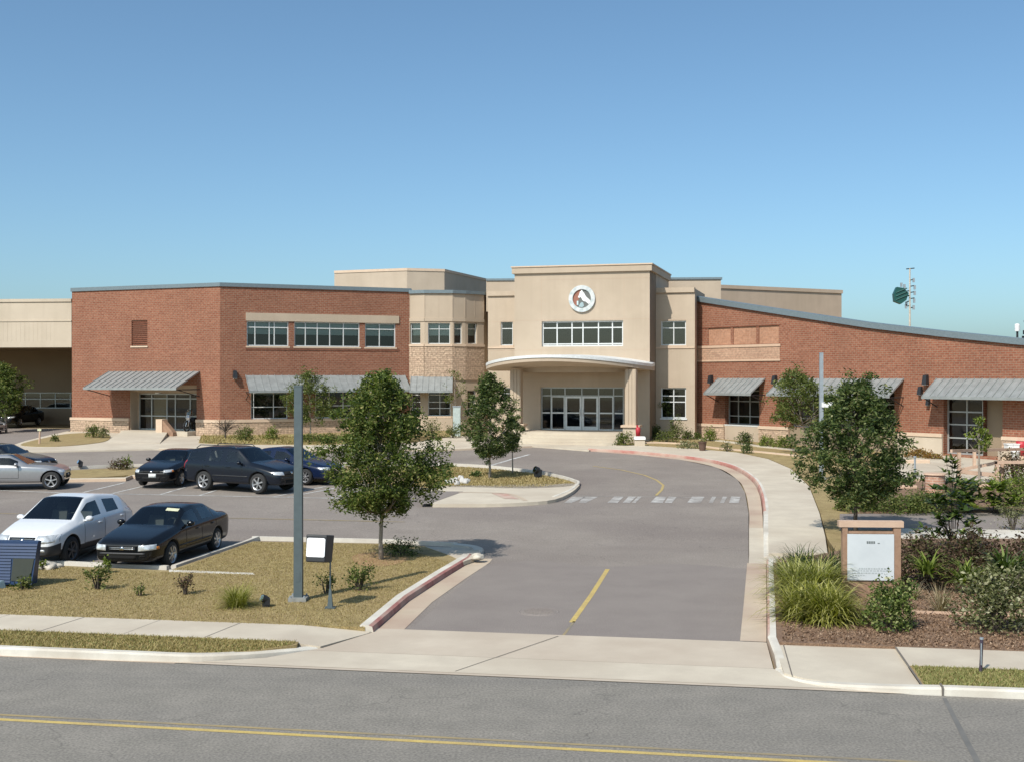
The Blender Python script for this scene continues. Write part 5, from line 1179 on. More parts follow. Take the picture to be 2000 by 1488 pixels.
# ------------------------------------------------------------------ vegetation
def leaves(C, ln, wd, droop=.25, up=None):
    """folded leaf quads at centres C (n,3): returns vertices and quads"""
    n = len(C); d = rng.normal(0, 1, (n, 3)); d[:, 2] = d[:, 2]*.6-droop
    if up is not None: d += up
    d /= np.linalg.norm(d, axis=1)[:, None]; r = rng.normal(0, 1, (n, 3)); s = np.cross(d, r); s /= np.linalg.norm(s, axis=1)[:, None]+1e-9
    l = (ln*(.6+.8*rng.random(n)))[:, None]; w = (wd*(.6+.8*rng.random(n)))[:, None]; nn = np.cross(d, s)
    V = np.stack([C-d*l*.5, C+s*w*.5+nn*w*.15-d*l*.05, C+d*l*.5, C-s*w*.5+nn*w*.15-d*l*.05], 1)
    return V.reshape(-1, 3), np.arange(4*n).reshape(-1, 4)
def tree(name, base, h, r, c0, mat, label, cat='tree', ncl=170, per=42, ln=.13, wd=.05, cr=.26, trunk=.05, prof=None, bark='bark', lean=(0, 0), group=None, seed=1, gap=.0):
    """trunk with limbs; leaf clumps set round the limb ends. h height, r crown radius, c0 height where the crown starts"""
    rs = np.random.default_rng(seed); b = np.array([base[0], base[1], gz(base[1])]); prof = prof or [(0, .55), (.2, .95), (.42, 1.0), (.65, .75), (.85, .42), (1, .12)]
    t = empty(name, tuple(b), label, cat, group)
    px = [p for p, _ in prof]; pr = [q for _, q in prof]; H_ = h-c0
    lob = rs.random(6)*6.28
    def rad(f, a): return r*np.interp(f, px, pr)*(1+.16*np.sin(2*a+lob[0]+f*5)+.12*np.sin(3*a+lob[1]-f*7)+.10*np.sin(5*a+lob[2]+f*11))
    mb = MB(); tp = []
    for k in range(8):
        f = k/7; tp.append((b[0]+lean[0]*f+rs.normal(0, .012)*h*.25*(f > 0), b[1]+lean[1]*f+rs.normal(0, .012)*h*.25*(f > 0), b[2]-.03+(c0+H_*.8)*f))
    mb.tube(tp, [trunk*(1.25 if k == 0 else 1-.8*k/7) for k in range(8)], 8)
    def trunkat(z):
        f = min(max((z-b[2])/(c0+H_*.8), 0), 1)*7; i = min(int(f), 6); q = f-i; return np.array(tp[i])*(1-q)+np.array(tp[i+1])*q
    tips = []
    nl = max(8, ncl//7)
    for k in range(nl):
        f = (k+.5)/nl; a = k*2.4+rs.normal(0, .3); end = np.array([b[0]+lean[0]*f, b[1]+lean[1]*f, b[2]+c0+H_*f]); rr = rad(f, a)*(.55+.45*rs.random())
        end = end+np.array([math.cos(a)*rr, math.sin(a)*rr, 0]); z0 = max(b[2]+c0*.92, end[2]-.25*h*(.4+.6*rs.random())-rr*.25); s = trunkat(z0)
        m = (s+end)/2+np.array([0, 0, -.02*h])+rs.normal(0, .04, 3)
        mb.tube([s, m, end], [trunk*.36, trunk*.22, trunk*.08], 5); tips.append((s, m, end))
    mb.build('trunk', M[bark], t, True)
    cl = []
    for k in range(ncl):
        if rs.random() < .62:
            s, m, e = tips[rs.integers(len(tips))]; q = .45+.6*rs.random(); p = m*(1-q)+e*q+rs.normal(0, .10*r+.03, 3)
        else:
            f = rs.random(); a = rs.random()*6.28; rr = rad(f, a)*(.35+.68*rs.random()**.5)
            p = np.array([b[0]+lean[0]*f+math.cos(a)*rr, b[1]+lean[1]*f+math.sin(a)*rr, b[2]+c0+H_*f])
        cl.append(p)
    cl = np.array(cl); C = []
    for p in cl:
        k = int(per*(.4+1.2*rs.random())); q = rs.normal(0, 1, (k, 3)); q *= (cr*(.6+.7*rs.random())*rs.random(k)**.5/np.linalg.norm(q, axis=1))[:, None]; q[:, 2] *= .8; C.append(p+q)
    C = np.vstack(C); C = C[C[:, 2] > b[2]+.08]; V, Q = leaves(C, ln, wd); fastmesh('crown', V, Q, M[mat], t); return t
def shrub(name, base, w, h, mat, label, n=700, ln=.07, wd=.035, group=None, bark='barkd', loose=.25, dz=0.1, cat='shrub', stems=7, tilt=.0):
    b = np.array([base[0], base[1], gz(base[1])+dz]); t = empty(name, tuple(b), label, cat, group); rs = rng
    mb = MB(); ends = []
    for k in range(stems):
        a = rs.random()*6.28; rr = w*.5*(.35+.6*rs.random()); z = h*(.45+.5*rs.random()); e = b+np.array([math.cos(a)*rr, math.sin(a)*rr, z]); m = b*.5+e*.5+np.array([-math.cos(a)*rr*.15, -math.sin(a)*rr*.15, z*.12])
        mb.tube([b+np.array([math.cos(a)*.02, math.sin(a)*.02, -.04]), m, e], [.012+.012*h, .008+.006*h, .004], 5); ends.append((m, e))
    mb.build('stem', M[bark], t)
    k = int(n*loose); C1 = []
    for i in range(k):
        m, e = ends[rs.integers(len(ends))]; q = rs.random()*1.05; C1.append(m*(1-q)+e*q+rs.normal(0, .05*w+.015, 3))
    m = n-k; d = rs.normal(0, 1, (m, 3)); d /= np.linalg.norm(d, axis=1)[:, None]; d[:, 2] = np.abs(d[:, 2]); a = np.arctan2(d[:, 1], d[:, 0]); ph = rs.random(3)*6.28
    lump = 1+.16*np.sin(3*a+ph[0]+d[:, 2]*4)+.14*np.sin(5*a+ph[1]-d[:, 2]*5); rr = (.35+.65*rs.random(m)**.45)*lump
    C2 = b+d*rr[:, None]*np.array([w*.5, w*.5, h*.92])+np.array([0, 0, h*.04]); C = np.vstack([np.array(C1).reshape(-1, 3), C2])
    V, Q = leaves(C, ln, wd, .0); fastmesh('foliage', V, Q, M[mat], t); return t
def bladefan(b, n, ln, spread, w, curl=.6, seg=4, upm=.9, rs=rng):
    """arching strap leaves from one root"""
    V = np.zeros((n, seg+1, 2, 3)); a = rs.random(n)*6.28; el = np.clip(upm-np.abs(rs.normal(0, spread, n)), .06, 1.5); L = ln*(.55+.6*rs.random(n))
    rt = np.array(b)+np.stack([np.cos(a), np.sin(a), np.zeros(n)], 1)*(rs.random(n)*.08*ln)[:, None]
    p = rt.copy(); ang = el*1.45; dx = np.stack([np.cos(a), np.sin(a)], 1); sd = np.stack([-np.sin(a), np.cos(a), np.zeros(n)], 1)
    for k in range(seg+1):
        ww = w*(1-(k/seg)**1.6*.95)*(.7 if k == 0 else 1); V[:, k, 0] = p-sd*ww*.5; V[:, k, 1] = p+sd*ww*.5
        st_ = L/seg; p = p+np.concatenate([dx*(np.cos(ang)*st_)[:, None], (np.sin(ang)*st_)[:, None]], 1); ang = ang-curl*(.5+.8*rs.random(n))*(k+1)/seg
        p[:, 2] = np.maximum(p[:, 2], b[2]+.01)
    Q = []
    for i in range(n):
        o = i*(seg+1)*2
        for k in range(seg): Q.append((o+2*k, o+2*k+1, o+2*k+3, o+2*k+2))
    return V.reshape(-1, 3), np.array(Q)
def tuft(name, base, ln, n, mat, label, spread=.45, w=.014, curl=.5, dz=.1, group=None, cat='ornamental grass', clumps=1, rad=.0, upm=.95):
    b = np.array([base[0], base[1], gz(base[1])+dz-.01]); Vs, Qs, o = [], [], 0
    for c in range(clumps):
        a = rng.random()*6.28; q = b+np.array([math.cos(a), math.sin(a), 0])*rad*(rng.random()**.5 if clumps > 1 else 0)
        V, Q = bladefan(q, n//clumps, ln*(.8+.35*rng.random() if clumps > 1 else 1), spread, w, curl, upm=upm); Vs.append(V); Qs.append(Q+o); o += len(V)
    ob = fastmesh(name, np.vstack(Vs), np.vstack(Qs), M[mat], None, origin=b); return tag(ob, label, cat, group)
def bigleaf(name, base, h, r, n, mat, label, ln=.4, wd=.12, dz=.1, cat='shrub', c0=.15):
    b = np.array([base[0], base[1], gz(base[1])+dz]); t = empty(name, tuple(b), label, cat); mb = MB(); Vs, Qs, o = [], [], 0
    for k in range(n):
        a = rng.random()*6.28; rr = r*rng.random()**.6; z = c0+(h-c0)*rng.random(); e = b+np.array([math.cos(a)*rr*(1.15-.75*z/h), math.sin(a)*rr*(1.15-.75*z/h), z])
        if k % 4 == 0: mb.tube([b+np.array([math.cos(a)*.03, math.sin(a)*.03, -.05]), (b+e)/2+np.array([0, 0, .08*h]), e], [.016, .011, .006], 5)
        V, Q = bladefan(e, 9, ln, .5, wd, .7, 4, .65); Vs.append(V); Qs.append(Q+o); o += len(V)
    mb.build('stem', M['barkd'], t); fastmesh('foliage', np.vstack(Vs), np.vstack(Qs), M[mat], t); return t
# ---- trees
tree('young_tree', gp(745, 1092, .1), 4.72, 1.40, 1.38, 'leaf1', 'bushy young tree on the lawn between the light pole and the drive', ncl=430, per=72, ln=.105, wd=.042, trunk=.062, cr=.25, prof=[(0, .45), (.1, .85), (.3, 1.0), (.48, .98), (.62, .68), (.8, .60), (.92, .42), (1, .12)], seed=4)
tree('young_tree', gp(957, 933, .1), 4.35, 1.16, 1.1, 'leaf2', 'dense green tree on the kerbed island before the entrance', ncl=270, per=62, ln=.115, wd=.046, trunk=.06, cr=.26, prof=[(0, .4), (.15, .75), (.35, 1.0), (.55, .95), (.75, .6), (.9, .3), (1, .1)], seed=9)
tree('young_tree', gp(1001, 924, .1), 2.5, .48, 1.1, 'leaf2', 'slim tree with a thin grey trunk, beside the dense tree on the island', ncl=40, per=40, ln=.14, wd=.055, trunk=.035, cr=.24, seed=5)
tree('young_tree', gp(1672, 1046, .1), 4.45, 1.58, 1.2, 'leaf2', 'broad dark oak-leaved tree growing behind the timber notice board', ncl=320, per=66, ln=.128, wd=.047, trunk=.065, cr=.27, bark='barkd', prof=[(0, .3), (.1, .62), (.25, .95), (.42, 1.05), (.6, .85), (.78, .55), (.9, .42), (1, .12)], seed=3)
tree('young_tree', gp(1585, 885, .1), 4.25, 1.9, 1.7, 'leaf3', 'loose yellow-green tree standing against the window awning', ncl=190, per=40, ln=.16, wd=.06, trunk=.06, cr=.34, lean=(-1.0, 0), seed=12)
tree('young_tree', (-11.75, 62*1.11), 4.1, 1.55, 1.35, 'leaf3', 'thin pale tree before the long ground floor windows', ncl=190, per=36, ln=.15, wd=.05, trunk=.05, cr=.30, lean=(-.1, 0), seed=15)
tree('young_tree', gp(12, 846, .0), 4.3, 1.25, 1.5, 'leaf1', 'bushy tree cut by the picture edge before the cream hall', ncl=240, per=40, ln=.17, wd=.06, trunk=.07, cr=.34, lean=(-.2, 0), seed=18)
tree('young_tree', (-3.6, 74.2), 4.1, 1.15, 2.0, 'leaf3', 'sparse twiggy tree against the stone band of the rounded bay', ncl=30, per=24, ln=.13, wd=.05, trunk=.04, cr=.26, seed=22)
tree('young_tree', gp(1302, 852, .1), 2.5, .75, 1.3, 'leaf3', 'small bare-stemmed tree by the corner of the entrance block', ncl=44, per=30, ln=.14, wd=.06, trunk=.03, cr=.2, seed=25)
# ---- shrubs on the lawn
def S(px, py, dz=.1): return gp(px, py, dz)
g1 = 'shrubs on the dry lawn'
shrub('rose_bush', S(190, 1150), .68, .60, 'leaf3', 'straggling pale green bush in front of the black sedan', 420, .065, .035, g1, loose=.8, stems=10)
shrub('rose_bush', S(214, 1118), .30, .46, 'leaf6', 'thin bright green sprig touching the black sedan bumper', 130, .075, .04, g1, loose=.95, stems=4)
shrub('small_shrub', S(273, 1163), .24, .30, 'leaf1', 'tiny dark shrub alone on the open lawn', 130, .045, .028, g1, loose=.7, stems=5)
shrub('small_shrub', S(362, 1160), .50, .42, 'leaf5', 'bronze-leaved low bush on the lawn beside the ornamental grass', 260, .055, .035, g1, loose=.85, stems=9)
shrub('small_shrub', S(637, 1158), .55, .52, 'leaf3', 'yellowing thin bush behind the floodlight post', 260, .055, .03, g1, loose=.85, stems=9)
shrub('small_shrub', S(702, 1152), .72, .64, 'leaf1', 'two-lobed green bush between floodlight post and tree', 600, .06, .034, g1, loose=.6, stems=11)
shrub('low_hedge', S(786, 1084), .95, .46, 'leaf2', 'dark low bush in the shade of the lawn tree', 900, .06, .03, g1, loose=.35)
shrub('small_shrub', S(42, 1150), .50, .30, 'leaf3', 'pale leafy plant at the foot of the blue ribbed cabinet', 240, .06, .04, g1, loose=.6)
shrub('small_shrub', S(84, 1112), .22, .26, 'leaf6', 'yellow-green sprig between blue cabinet and white crossover', 90, .06, .035, g1, loose=.8, stems=5)
tuft('grass_clump', S(462, 1184), .64, 700, 'tuft', 'yellow-green ornamental grass clump on the lawn near the light pole', .5, .011, .9, clumps=7, rad=.13)
# ---- the bed by the notice board
tuft('grass_mound', S(1600, 1207), .92, 2400, 'tuft', 'big yellow-green grass mound in front, beside the timber notice board', .5, .032, .95, clumps=22, rad=.52)
tuft('grass_mound', S(1572, 1160), 1.05, 2200, 'tuftp', 'paler taller grass mound just behind the big yellow-green one', .42, .032, .8, clumps=20, rad=.50, group=None)
tuft('strap_plant', S(1580, 1120), .85, 900, 'tuftd', 'dark strap-leaved plant behind both grass mounds', .5, .022, .8, clumps=14, rad=.75, cat='shrub')
tuft('strap_plant', S(1628, 1135), .62, 260, 'tuftd', 'dark spiky clump against the post of the notice board', .45, .022, .7, clumps=4, rad=.2, cat='shrub')
shrub('leafy_shrub', S(1736, 1228), .95, .95, 'leaf7', 'rounded mid green shrub in front of the notice board', 3000, .065, .040, loose=.3)
shrub('leafy_shrub', S(1945, 1232), 1.45, 1.25, 'leaf4', 'grey-green shrub with pale tips near the marker post', 3000, .085, .042, loose=.45, stems=16)
tuft('straw_tuft', S(1786, 1168), .44, 90, 'tuftw', 'small straw-coloured tuft beside the notice board foot', .35, .018, .4)
tuft('straw_tuft', S(1840, 1196), .66, 170, 'tuftw', 'taller straw-coloured tuft on the bare mulch', .35, .016, .4, clumps=3, rad=.08)
tuft('straw_tuft', S(1982, 1165), .5, 110, 'tuftw', 'pale dry tuft behind the grey-green shrub', .4, .016, .4)
for (px, py, w, h, n, lb) in ((1800, 1140, 1.5, 1.15, 2600, 'bronze bush nearest the notice board'), (1890, 1136, 1.7, 1.2, 3000, 'bronze bush under the large-leaved plant'), (1985, 1140, 1.6, 1.15, 2600, 'bronze bush cut by the picture edge')):
    shrub('bronze_bush', S(px, py), w, h, 'leaf5', lb, n, .085, .045, 'bronze bushes in the bed', loose=.3)
tuft('strap_plant', S(1805, 1156), .62, 70, 'leaf6', 'bright rosette among the bronze bushes beside the notice board', .45, .06, .8, cat='shrub', clumps=2, rad=.1, dz=.5)
tuft('strap_plant', S(1888, 1160), .70, 90, 'leaf6', 'bright star-leaved plant between the bronze bushes', .5, .065, .8, cat='shrub', clumps=2, rad=.15, dz=.35)
tuft('strap_plant', S(1972, 1156), .78, 90, 'leafbig', 'glossy star-leaved plant before the bronze bush at the picture edge', .5, .075, .8, cat='shrub', clumps=2, rad=.15, dz=.5)
bigleaf('leafy_plant', S(1862, 1074), 1.95, .95, 80, 'leafbig', 'tall large-leaved plant rising over the bronze bushes', .36, .105)
# ---- garden beyond the path
g2 = 'yellow-green shrubs in the garden'
for (px, py, w, h, lb) in ((1762, 1000, 2.0, .62, 'yellowish shrub nearest the path, left of the large-leaved plant'), (1815, 998, 1.9, .66, 'yellowish shrub behind the tall large-leaved plant'), (1672, 996, 1.5, .65, 'yellow shrub seen beneath the tree crown behind the notice board')):
    shrub('garden_shrub', S(px, py), w, h, 'leaf3', lb, 2200, .10, .045, g2, loose=.3)
for (px, py, lb) in ((1895, 1000, 'drooping broad-leaved plant right of the large-leaved plant'), (1945, 1002, 'drooping broad-leaved plant farther from the large-leaved plant')):
    bigleaf('broad_leaved_plant', S(px, py), 1.0, .95, 34, 'leaf6', lb, .5, .14)
shrub('garden_shrub', S(1995, 990), 2.0, 1.3, 'leaf6', 'fine-leaved green shrub at the picture edge of the garden', 1400, .10, .05, g2, loose=.4)
bigleaf('spiky_plant', S(1858, 962), 1.25, .45, 18, 'leafbig', 'dark spiky plant in front of the round brick pier', .5, .09)
bigleaf('spiky_plant', S(1803, 957), .55, .3, 6, 'leafbig', 'small spiky plant beside the round brick pier', .35, .07)
shrub('red_bush', S(1980, 945), 1.7, 1.35, 'leaf5', 'dense dark red bush behind the timber railing', 1700, .10, .05, loose=.2)
tree('young_tree', gp(1912, 950, .1), 2.75, .42, 1.55, 'leaf6', 'slender little tree tied to a stake beside the timber railing', ncl=26, per=30, ln=.15, wd=.06, trunk=.06, cr=.2, seed=31)
shrub('flower_bed', S(1790, 893), 1.6, .5, 'flower', 'rusty orange plants in the raised bed by the tall glazed door', 800, .1, .05, loose=.3)
shrub('flower_bed', S(1822, 896), 1.1, .35, 'flower', 'low rusty plants at the end of the raised bed', 420, .1, .05, loose=.3)
shrub('blue_shrub', S(1978, 1036), .95, .85, 'leaf4', 'blue-grey tangled shrub beside the garden path', 700, .06, .03, loose=.7)
# ---- along the buildings
g3 = 'shrubs along the buildings'
for (px, py, w, h, mat, lb, n) in (
    (182, 853, 1.1, .85, 'leaf1', 'shrub by the stone base of the porch wall', 500), (202, 854, .8, .72, 'leaf4', 'greyish shrub beside the porch ramp', 300),
    (478, 859, 1.15, .85, 'leaf1', 'round shrub nearest the corner of the brick wing', 600), (530, 857, .95, .75, 'leaf6', 'bright round shrub under the ground floor window', 500),
    (605, 862, 1.3, .5, 'leaf1', 'low dark shrub beyond the light pole', 450), (640, 862, 1.7, .5, 'leaf3', 'low spreading shrub behind the lawn tree', 500),
    (845, 853, 1.3, 1.1, 'leaf3', 'loose shrub under the rounded bay window', 450), (885, 853, 1.1, .8, 'leaf3', 'shrub beside the pale green cabinet', 400),
    (1018, 846, 1.1, .9, 'leaf5', 'brownish shrub at the end of the entrance steps', 350),
    (1220, 869, 1.15, .78, 'leaf1', 'rounded shrub at the kerb beside the red bin', 600), (1279, 856, .8, .85, 'leaf2', 'dark ball-shaped shrub beside the column pedestal', 600),
    (1302, 862, 1.4, .7, 'leaf3', 'low yellowish shrubs behind the white box', 500), (1322, 857, 1.2, 1.35, 'leaf3', 'taller leafy shrub under the flank window', 600),
    (1343, 857, .7, .55, 'leaf3', 'small shrub at the foot of the sloping wing', 260), (1362, 857, .6, .45, 'leaf1', 'smallest shrub at the foot of the sloping wing', 220),
    (1387, 860, .85, .8, 'leaf6', 'bright green shrub below the wall lamp', 450), (1454, 867, 1.0, .72, 'leaf2', 'dark rounded shrub under the small awning', 500),
    (1500, 871, 1.2, .6, 'leaf6', 'bright clipped shrub, first of the pair', 500), (1535, 874, 1.2, .62, 'leaf6', 'bright clipped shrub, second of the pair', 500),
    (1347, 875, 1.5, .42, 'leaf4', 'flat spreading shrub on the edging strip', 400), (1458, 884, .62, .55, 'leaf2', 'small dark ball shrub on the lawn edge', 350),
    (1420, 880, .8, .55, 'leaf4', 'sparse wispy plant on the edging strip', 130), (108, 861, .5, .4, 'leaf3', 'little plant on the grass patch by the service drive', 150),
    (233, 916, 1.0, .5, 'leaf5', 'reddish low plant on the island behind the black sedan', 260), (248, 913, .6, .55, 'leaf6', 'green sprig on the island behind the black sedan', 140),
    (930, 930, .6, .25, 'leaf2', 'low dark plant beside the island tree', 160), (878, 912, .7, .2, 'leaf1', 'flat plant at the far edge of the island', 120)):
    shrub('shrub', S(px, py), w, h, mat, lb, int(n*1.7), .09, .05, g3, loose=.25)
mb = MB(); b = gp(440, 855, .1)
t = empty('bare_shrub', (*b, gz(b[1])), 'leafless grey fan-shaped shrub at the corner of the brick wing', 'shrub'); mb.tube([(*b, gz(b[1])), (b[0], b[1], gz(b[1])+.7)], [.06, .04], 6)
for k in range(46):
    a = rng.normal(0, .95); l = .5+.5*rng.random(); mb.tube([(b[0], b[1], gz(b[1])+.35+.35*rng.random()), (b[0]+math.sin(a)*l*.55, b[1]+rng.normal(0, .12), gz(b[1])+.75+.3*math.cos(a)*l), (b[0]+math.sin(a)*l, b[1]+rng.normal(0, .2), gz(b[1])+.85+math.cos(a)*l*.55)], [.014, .01, .005], 4)
mb.build('stem', M['barkd'], t)
# ------------------------------------------------------------------ street furniture and small things
def thing(name, p, label, cat, group=None, dz=0.0): return empty(name, (p[0], p[1], gz(p[1])+dz), label, cat, group)
ST_RZ = math.atan2(SU[1], SU[0])
def light_pole(p, z1, w, label, mat, lampbox=False):
    t = thing('light_pole', p, label, 'light pole', dz=.1); g = gz(p[1])+.1; x, y = p; mb = MB()
    s = w/2; s2 = w*.44; mb.hexa([(x-s, y-s, g+.05), (x+s, y-s, g+.05), (x+s, y+s, g+.05), (x-s, y+s, g+.05), (x-s2, y-s2, z1), (x+s2, y-s2, z1), (x+s2, y+s2, z1), (x-s2, y+s2, z1)]); mb.build('pole', mat, t)
    mb = MB(); mb.box((x, y, g+.03), (w*2.1, w*2.1, .10)); mb.build('base_plate', M['greycap'], t)
    mb = MB()
    for i in (-1, 1):
        for j in (-1, 1): mb.lathe([(.018, 0), (.018, .04), (0, .04)], (x+i*w*.82, y+j*w*.82, g+.08), 8)
    mb.build('bolt', M['galv'], t)
    mb = MB(); mb.box((x, y, z1+.012), (w*.95, w*.95, .03)); mb.build('cap', mat, t)
    mb = MB(); mb.box((x, y-s*1.0-.002, g+.5), (w*.5, .012, .2)); mb.build('hand_hole_cover', mat, t)
    if lampbox:
        mb = MB(); mb.box((x+.2, y-.05, lampbox), (.42, .22, .2)); mb.build('lamp_box', M['white_pl'], t); mb = MB(); mb.tube([(x, y, lampbox), (x+.2, y-.03, lampbox)], .03, 6); mb.build('arm', M['galv'], t)
p = gp(583, 1172, .1); light_pole(p, zat(755, p[1]), .175, 'square grey steel light pole standing on the dry lawn', M['pole'])
p = gp(1604, 936, .1); light_pole(p, zat(690, p[1]), .155, 'pale grey light pole rising behind the broad dark tree', M['galv'], zat(790, p[1]))
# floodlight box on a slim post
p = gp(645, 1187, .1); t = thing('floodlight', p, 'black box floodlight with white face on a slim grey post', 'floodlight', dz=.1); g = gz(p[1])+.1; x, y = p
mb = MB(); mb.hexa([(x-.055, y-.055, g), (x+.055, y-.055, g), (x+.055, y+.055, g), (x-.055, y+.055, g), (x-.02, y-.02, g+.38), (x+.02, y-.02, g+.38), (x+.02, y+.02, g+.38), (x-.02, y+.02, g+.38)]); mb.box((x, y, g+.012), (.20, .16, .03)); mb.tube([(x, y, g+.3), (x, y, g+1.0)], .017, 8); mb.build('post', M['pole'], t)
cx = x-.205; zb, zt_ = zat(1097, y-.05), zat(1044, y-.05)
def rot(pts, c, rz, tl):
    o = []
    for q in pts:
        v = Matrix.Rotation(rz, 3, 'Z') @ Matrix.Rotation(tl, 3, 'X') @ Vector(q); o.append((c[0]+v.x, c[1]+v.y, c[2]+v.z))
    return o
hw, hh, hd = .225, (zt_-zb)/2, .19; cc = (cx, y-.03, (zb+zt_)/2)
def fbox(x0, x1, y0, y1, z0, z1, tx=1.0): return [(x0*tx, y0, z0), (x1*tx, y0, z0), (x1*tx, y1, z0), (x0*tx, y1, z0), (x0, y0, z1), (x1, y0, z1), (x1, y1, z1), (x0, y1, z1)]
mb = MB(); mb.hexa(rot(fbox(-hw, hw, -hd, hd, -hh, hh, .9), cc, R(-14), R(-8))); hs = mb.build('housing', M['dark'], t)
bv = hs.modifiers.new('edge', 'BEVEL'); bv.width = .025; bv.segments = 3
mb = MB(); a, bq = hw*.86, hh
P_ = [(-a, -.55*bq), (-a+.02, -.62*bq), (a-.02, -.62*bq), (a, -.55*bq), (a, .68*bq), (a-.03, .76*bq), (-a+.03, .76*bq), (-a, .68*bq)]
V = rot([(q[0], -hd-.012, q[1]) for q in P_]+[(q[0], -hd+.02, q[1]) for q in P_], cc, R(-14), R(-8)); mb.add(V, [tuple(range(8))]+[(i, i+8, (i+1) % 8+8, (i+1) % 8) for i in range(8)]); mb.build('face', M['poleface'], t)
mb = MB(); mb.tube([(x, y, g+.55), (x, y, g+1.0), (x-.03, y-.02, cc[2])], .016, 6); mb.build('bracket', M['dark'], t)
# ground spotlights
for px, py, lb, s in ((519, 1184, 'small black spotlight on the lawn beside the grass clump', 1.0), (1050, 932, 'black spotlight in the grass on the island tip', 1.9), (157, 911, 'little black bollard light on the island behind the silver coupe', 1.3)):
    p = gp(px, py, .1); t = thing('ground_spotlight', p, lb, 'spotlight', 'black ground spotlights', .1); g = gz(p[1])+.1; x, y = p
    mb = MB(); mb.box((x, y, g+.05*s), (.13*s, .13*s, .10*s), .3); mb.build('base', M['dark'], t)
    mb = MB(); mb.tube([(x+.02*s, y+.06*s, g+.13*s), (x-.0*s, y-.02*s, g+.16*s), (x-.06*s, y-.06*s, g+.185*s)], [.06*s, .075*s, .08*s], 12); mb.box((x+.03*s, y, g+.11*s), (.10*s, .14*s, .14*s), .3); mb.build('lamp_head', M['dark'], t)
    mb = MB(); mb.tube([(x-.061*s, y-.061*s, g+.186*s), (x-.066*s, y-.065*s, g+.189*s)], .066*s, 12); mb.build('lens', M['glass'], t)
# timber notice board
p = gp(1701, 1165, .1); rz = ST_RZ*.35; t = thing('notice_board', p, 'timber framed notice board with a pale sign panel and stone-coloured foot', 'sign', dz=.1); g = gz(p[1])+.1
def nb(mb, x0, x1, z0, z1, y0, y1):
    c, s_ = math.cos(rz), math.sin(rz); q = [(x0, y0), (x1, y0), (x1, y1), (x0, y1)]; f = lambda a, b, z: (p[0]+a*c-b*s_, p[1]+a*s_+b*c, z)
    mb.hexa([f(a, b, z0) for a, b in q]+[f(a, b, z1) for a, b in q])
k = p[1]/F; X = lambda px: (px-1701)*k; Z = lambda py: zat(py, p[1]-.08)
zt_ = Z(1017)
for x0, x1 in ((1645, 1655), (1743, 1757)):
    mb = MB(); nb(mb, X(x0), X(x1), g-.05, Z(1029), -.07, .07); mb.build('post', M['wood'], t)
mb = MB(); nb(mb, X(1638), X(1762), Z(1029), zt_, -.09, .09); mb.build('top_beam', M['woodp'], t)
for r0, r1, rd_ in ((1042, 1037, .03), (1138, 1133, .05)):
    mb = MB(); nb(mb, X(1655.5), X(1742.5), Z(r0), Z(r1), -rd_, rd_); mb.build('rail', M['wood'], t)
mb = MB(); nb(mb, X(1655.5), X(1742.5), g-.05, Z(1138.5), -.045, .045); mb.build('foot_panel', M['wood'], t)
bd = MB(); nb(bd, X(1654), X(1743.5), Z(1132.5), Z(1042.5), -.085, -.05); bo = bd.build('sign_panel', M['signbd'], t)
mb = MB()
def ink(x0, x1, y0, y1): nb(mb, X(x0), X(x1), Z(y1), Z(y0), -.088, -.084)
rr_ = random.Random(3)
for i in range(4): ink(1691+i*4.2, 1694.4+i*4.2, 1056, 1061)
ink(1712, 1716, 1059, 1061); mb.build('heading', M['inkd'], bo); mb = MB()
yy = 1108
for row_, (a, e) in enumerate(((1676, 1736), (1663, 1737), (1663, 1722), (1664, 1690))):
    xx = a
    while xx < e:
        w_ = rr_.uniform(2.0, 5.5); ink(xx, min(xx+w_, e), yy+row_*4.6+rr_.uniform(-.4, .4), yy+row_*4.6+(2.3 if row_ else 3.2)); xx += w_+rr_.uniform(1.0, 2.0)
mb.build('small_print', M['ink'], bo)
mb = MB(); nb(mb, X(1725), X(1737), Z(1130), Z(1125), -.0885, -.0845); mb.build('sticker', M['sticker'], bo)
# marker post by the verge
p = gp(1915, 1311, .1); t = thing('marker_post', p, 'slim dark marker post leaning on the verge by the street', 'post', dz=.1); g = gz(p[1])+.1
mb = MB(); mb.tube([(p[0], p[1], g-.05), (p[0]+.018, p[1]+.01, g+.27), (p[0]+.025, p[1]+.02, g+.50)], [.026, .022, .026], 8); mb.build('post', M['post_dark'], t)
mb = MB(); mb.tube([(p[0]+.025, p[1]+.02, g+.50), (p[0]+.026, p[1]+.02, g+.53)], .03, 8); mb.build('cap', M['galv'], t)
mb = MB(); mb.box((p[0]-.0, p[1]-.03, g+.28), (.016, .012, .34)); mb.build('reflector', M['galv'], t)
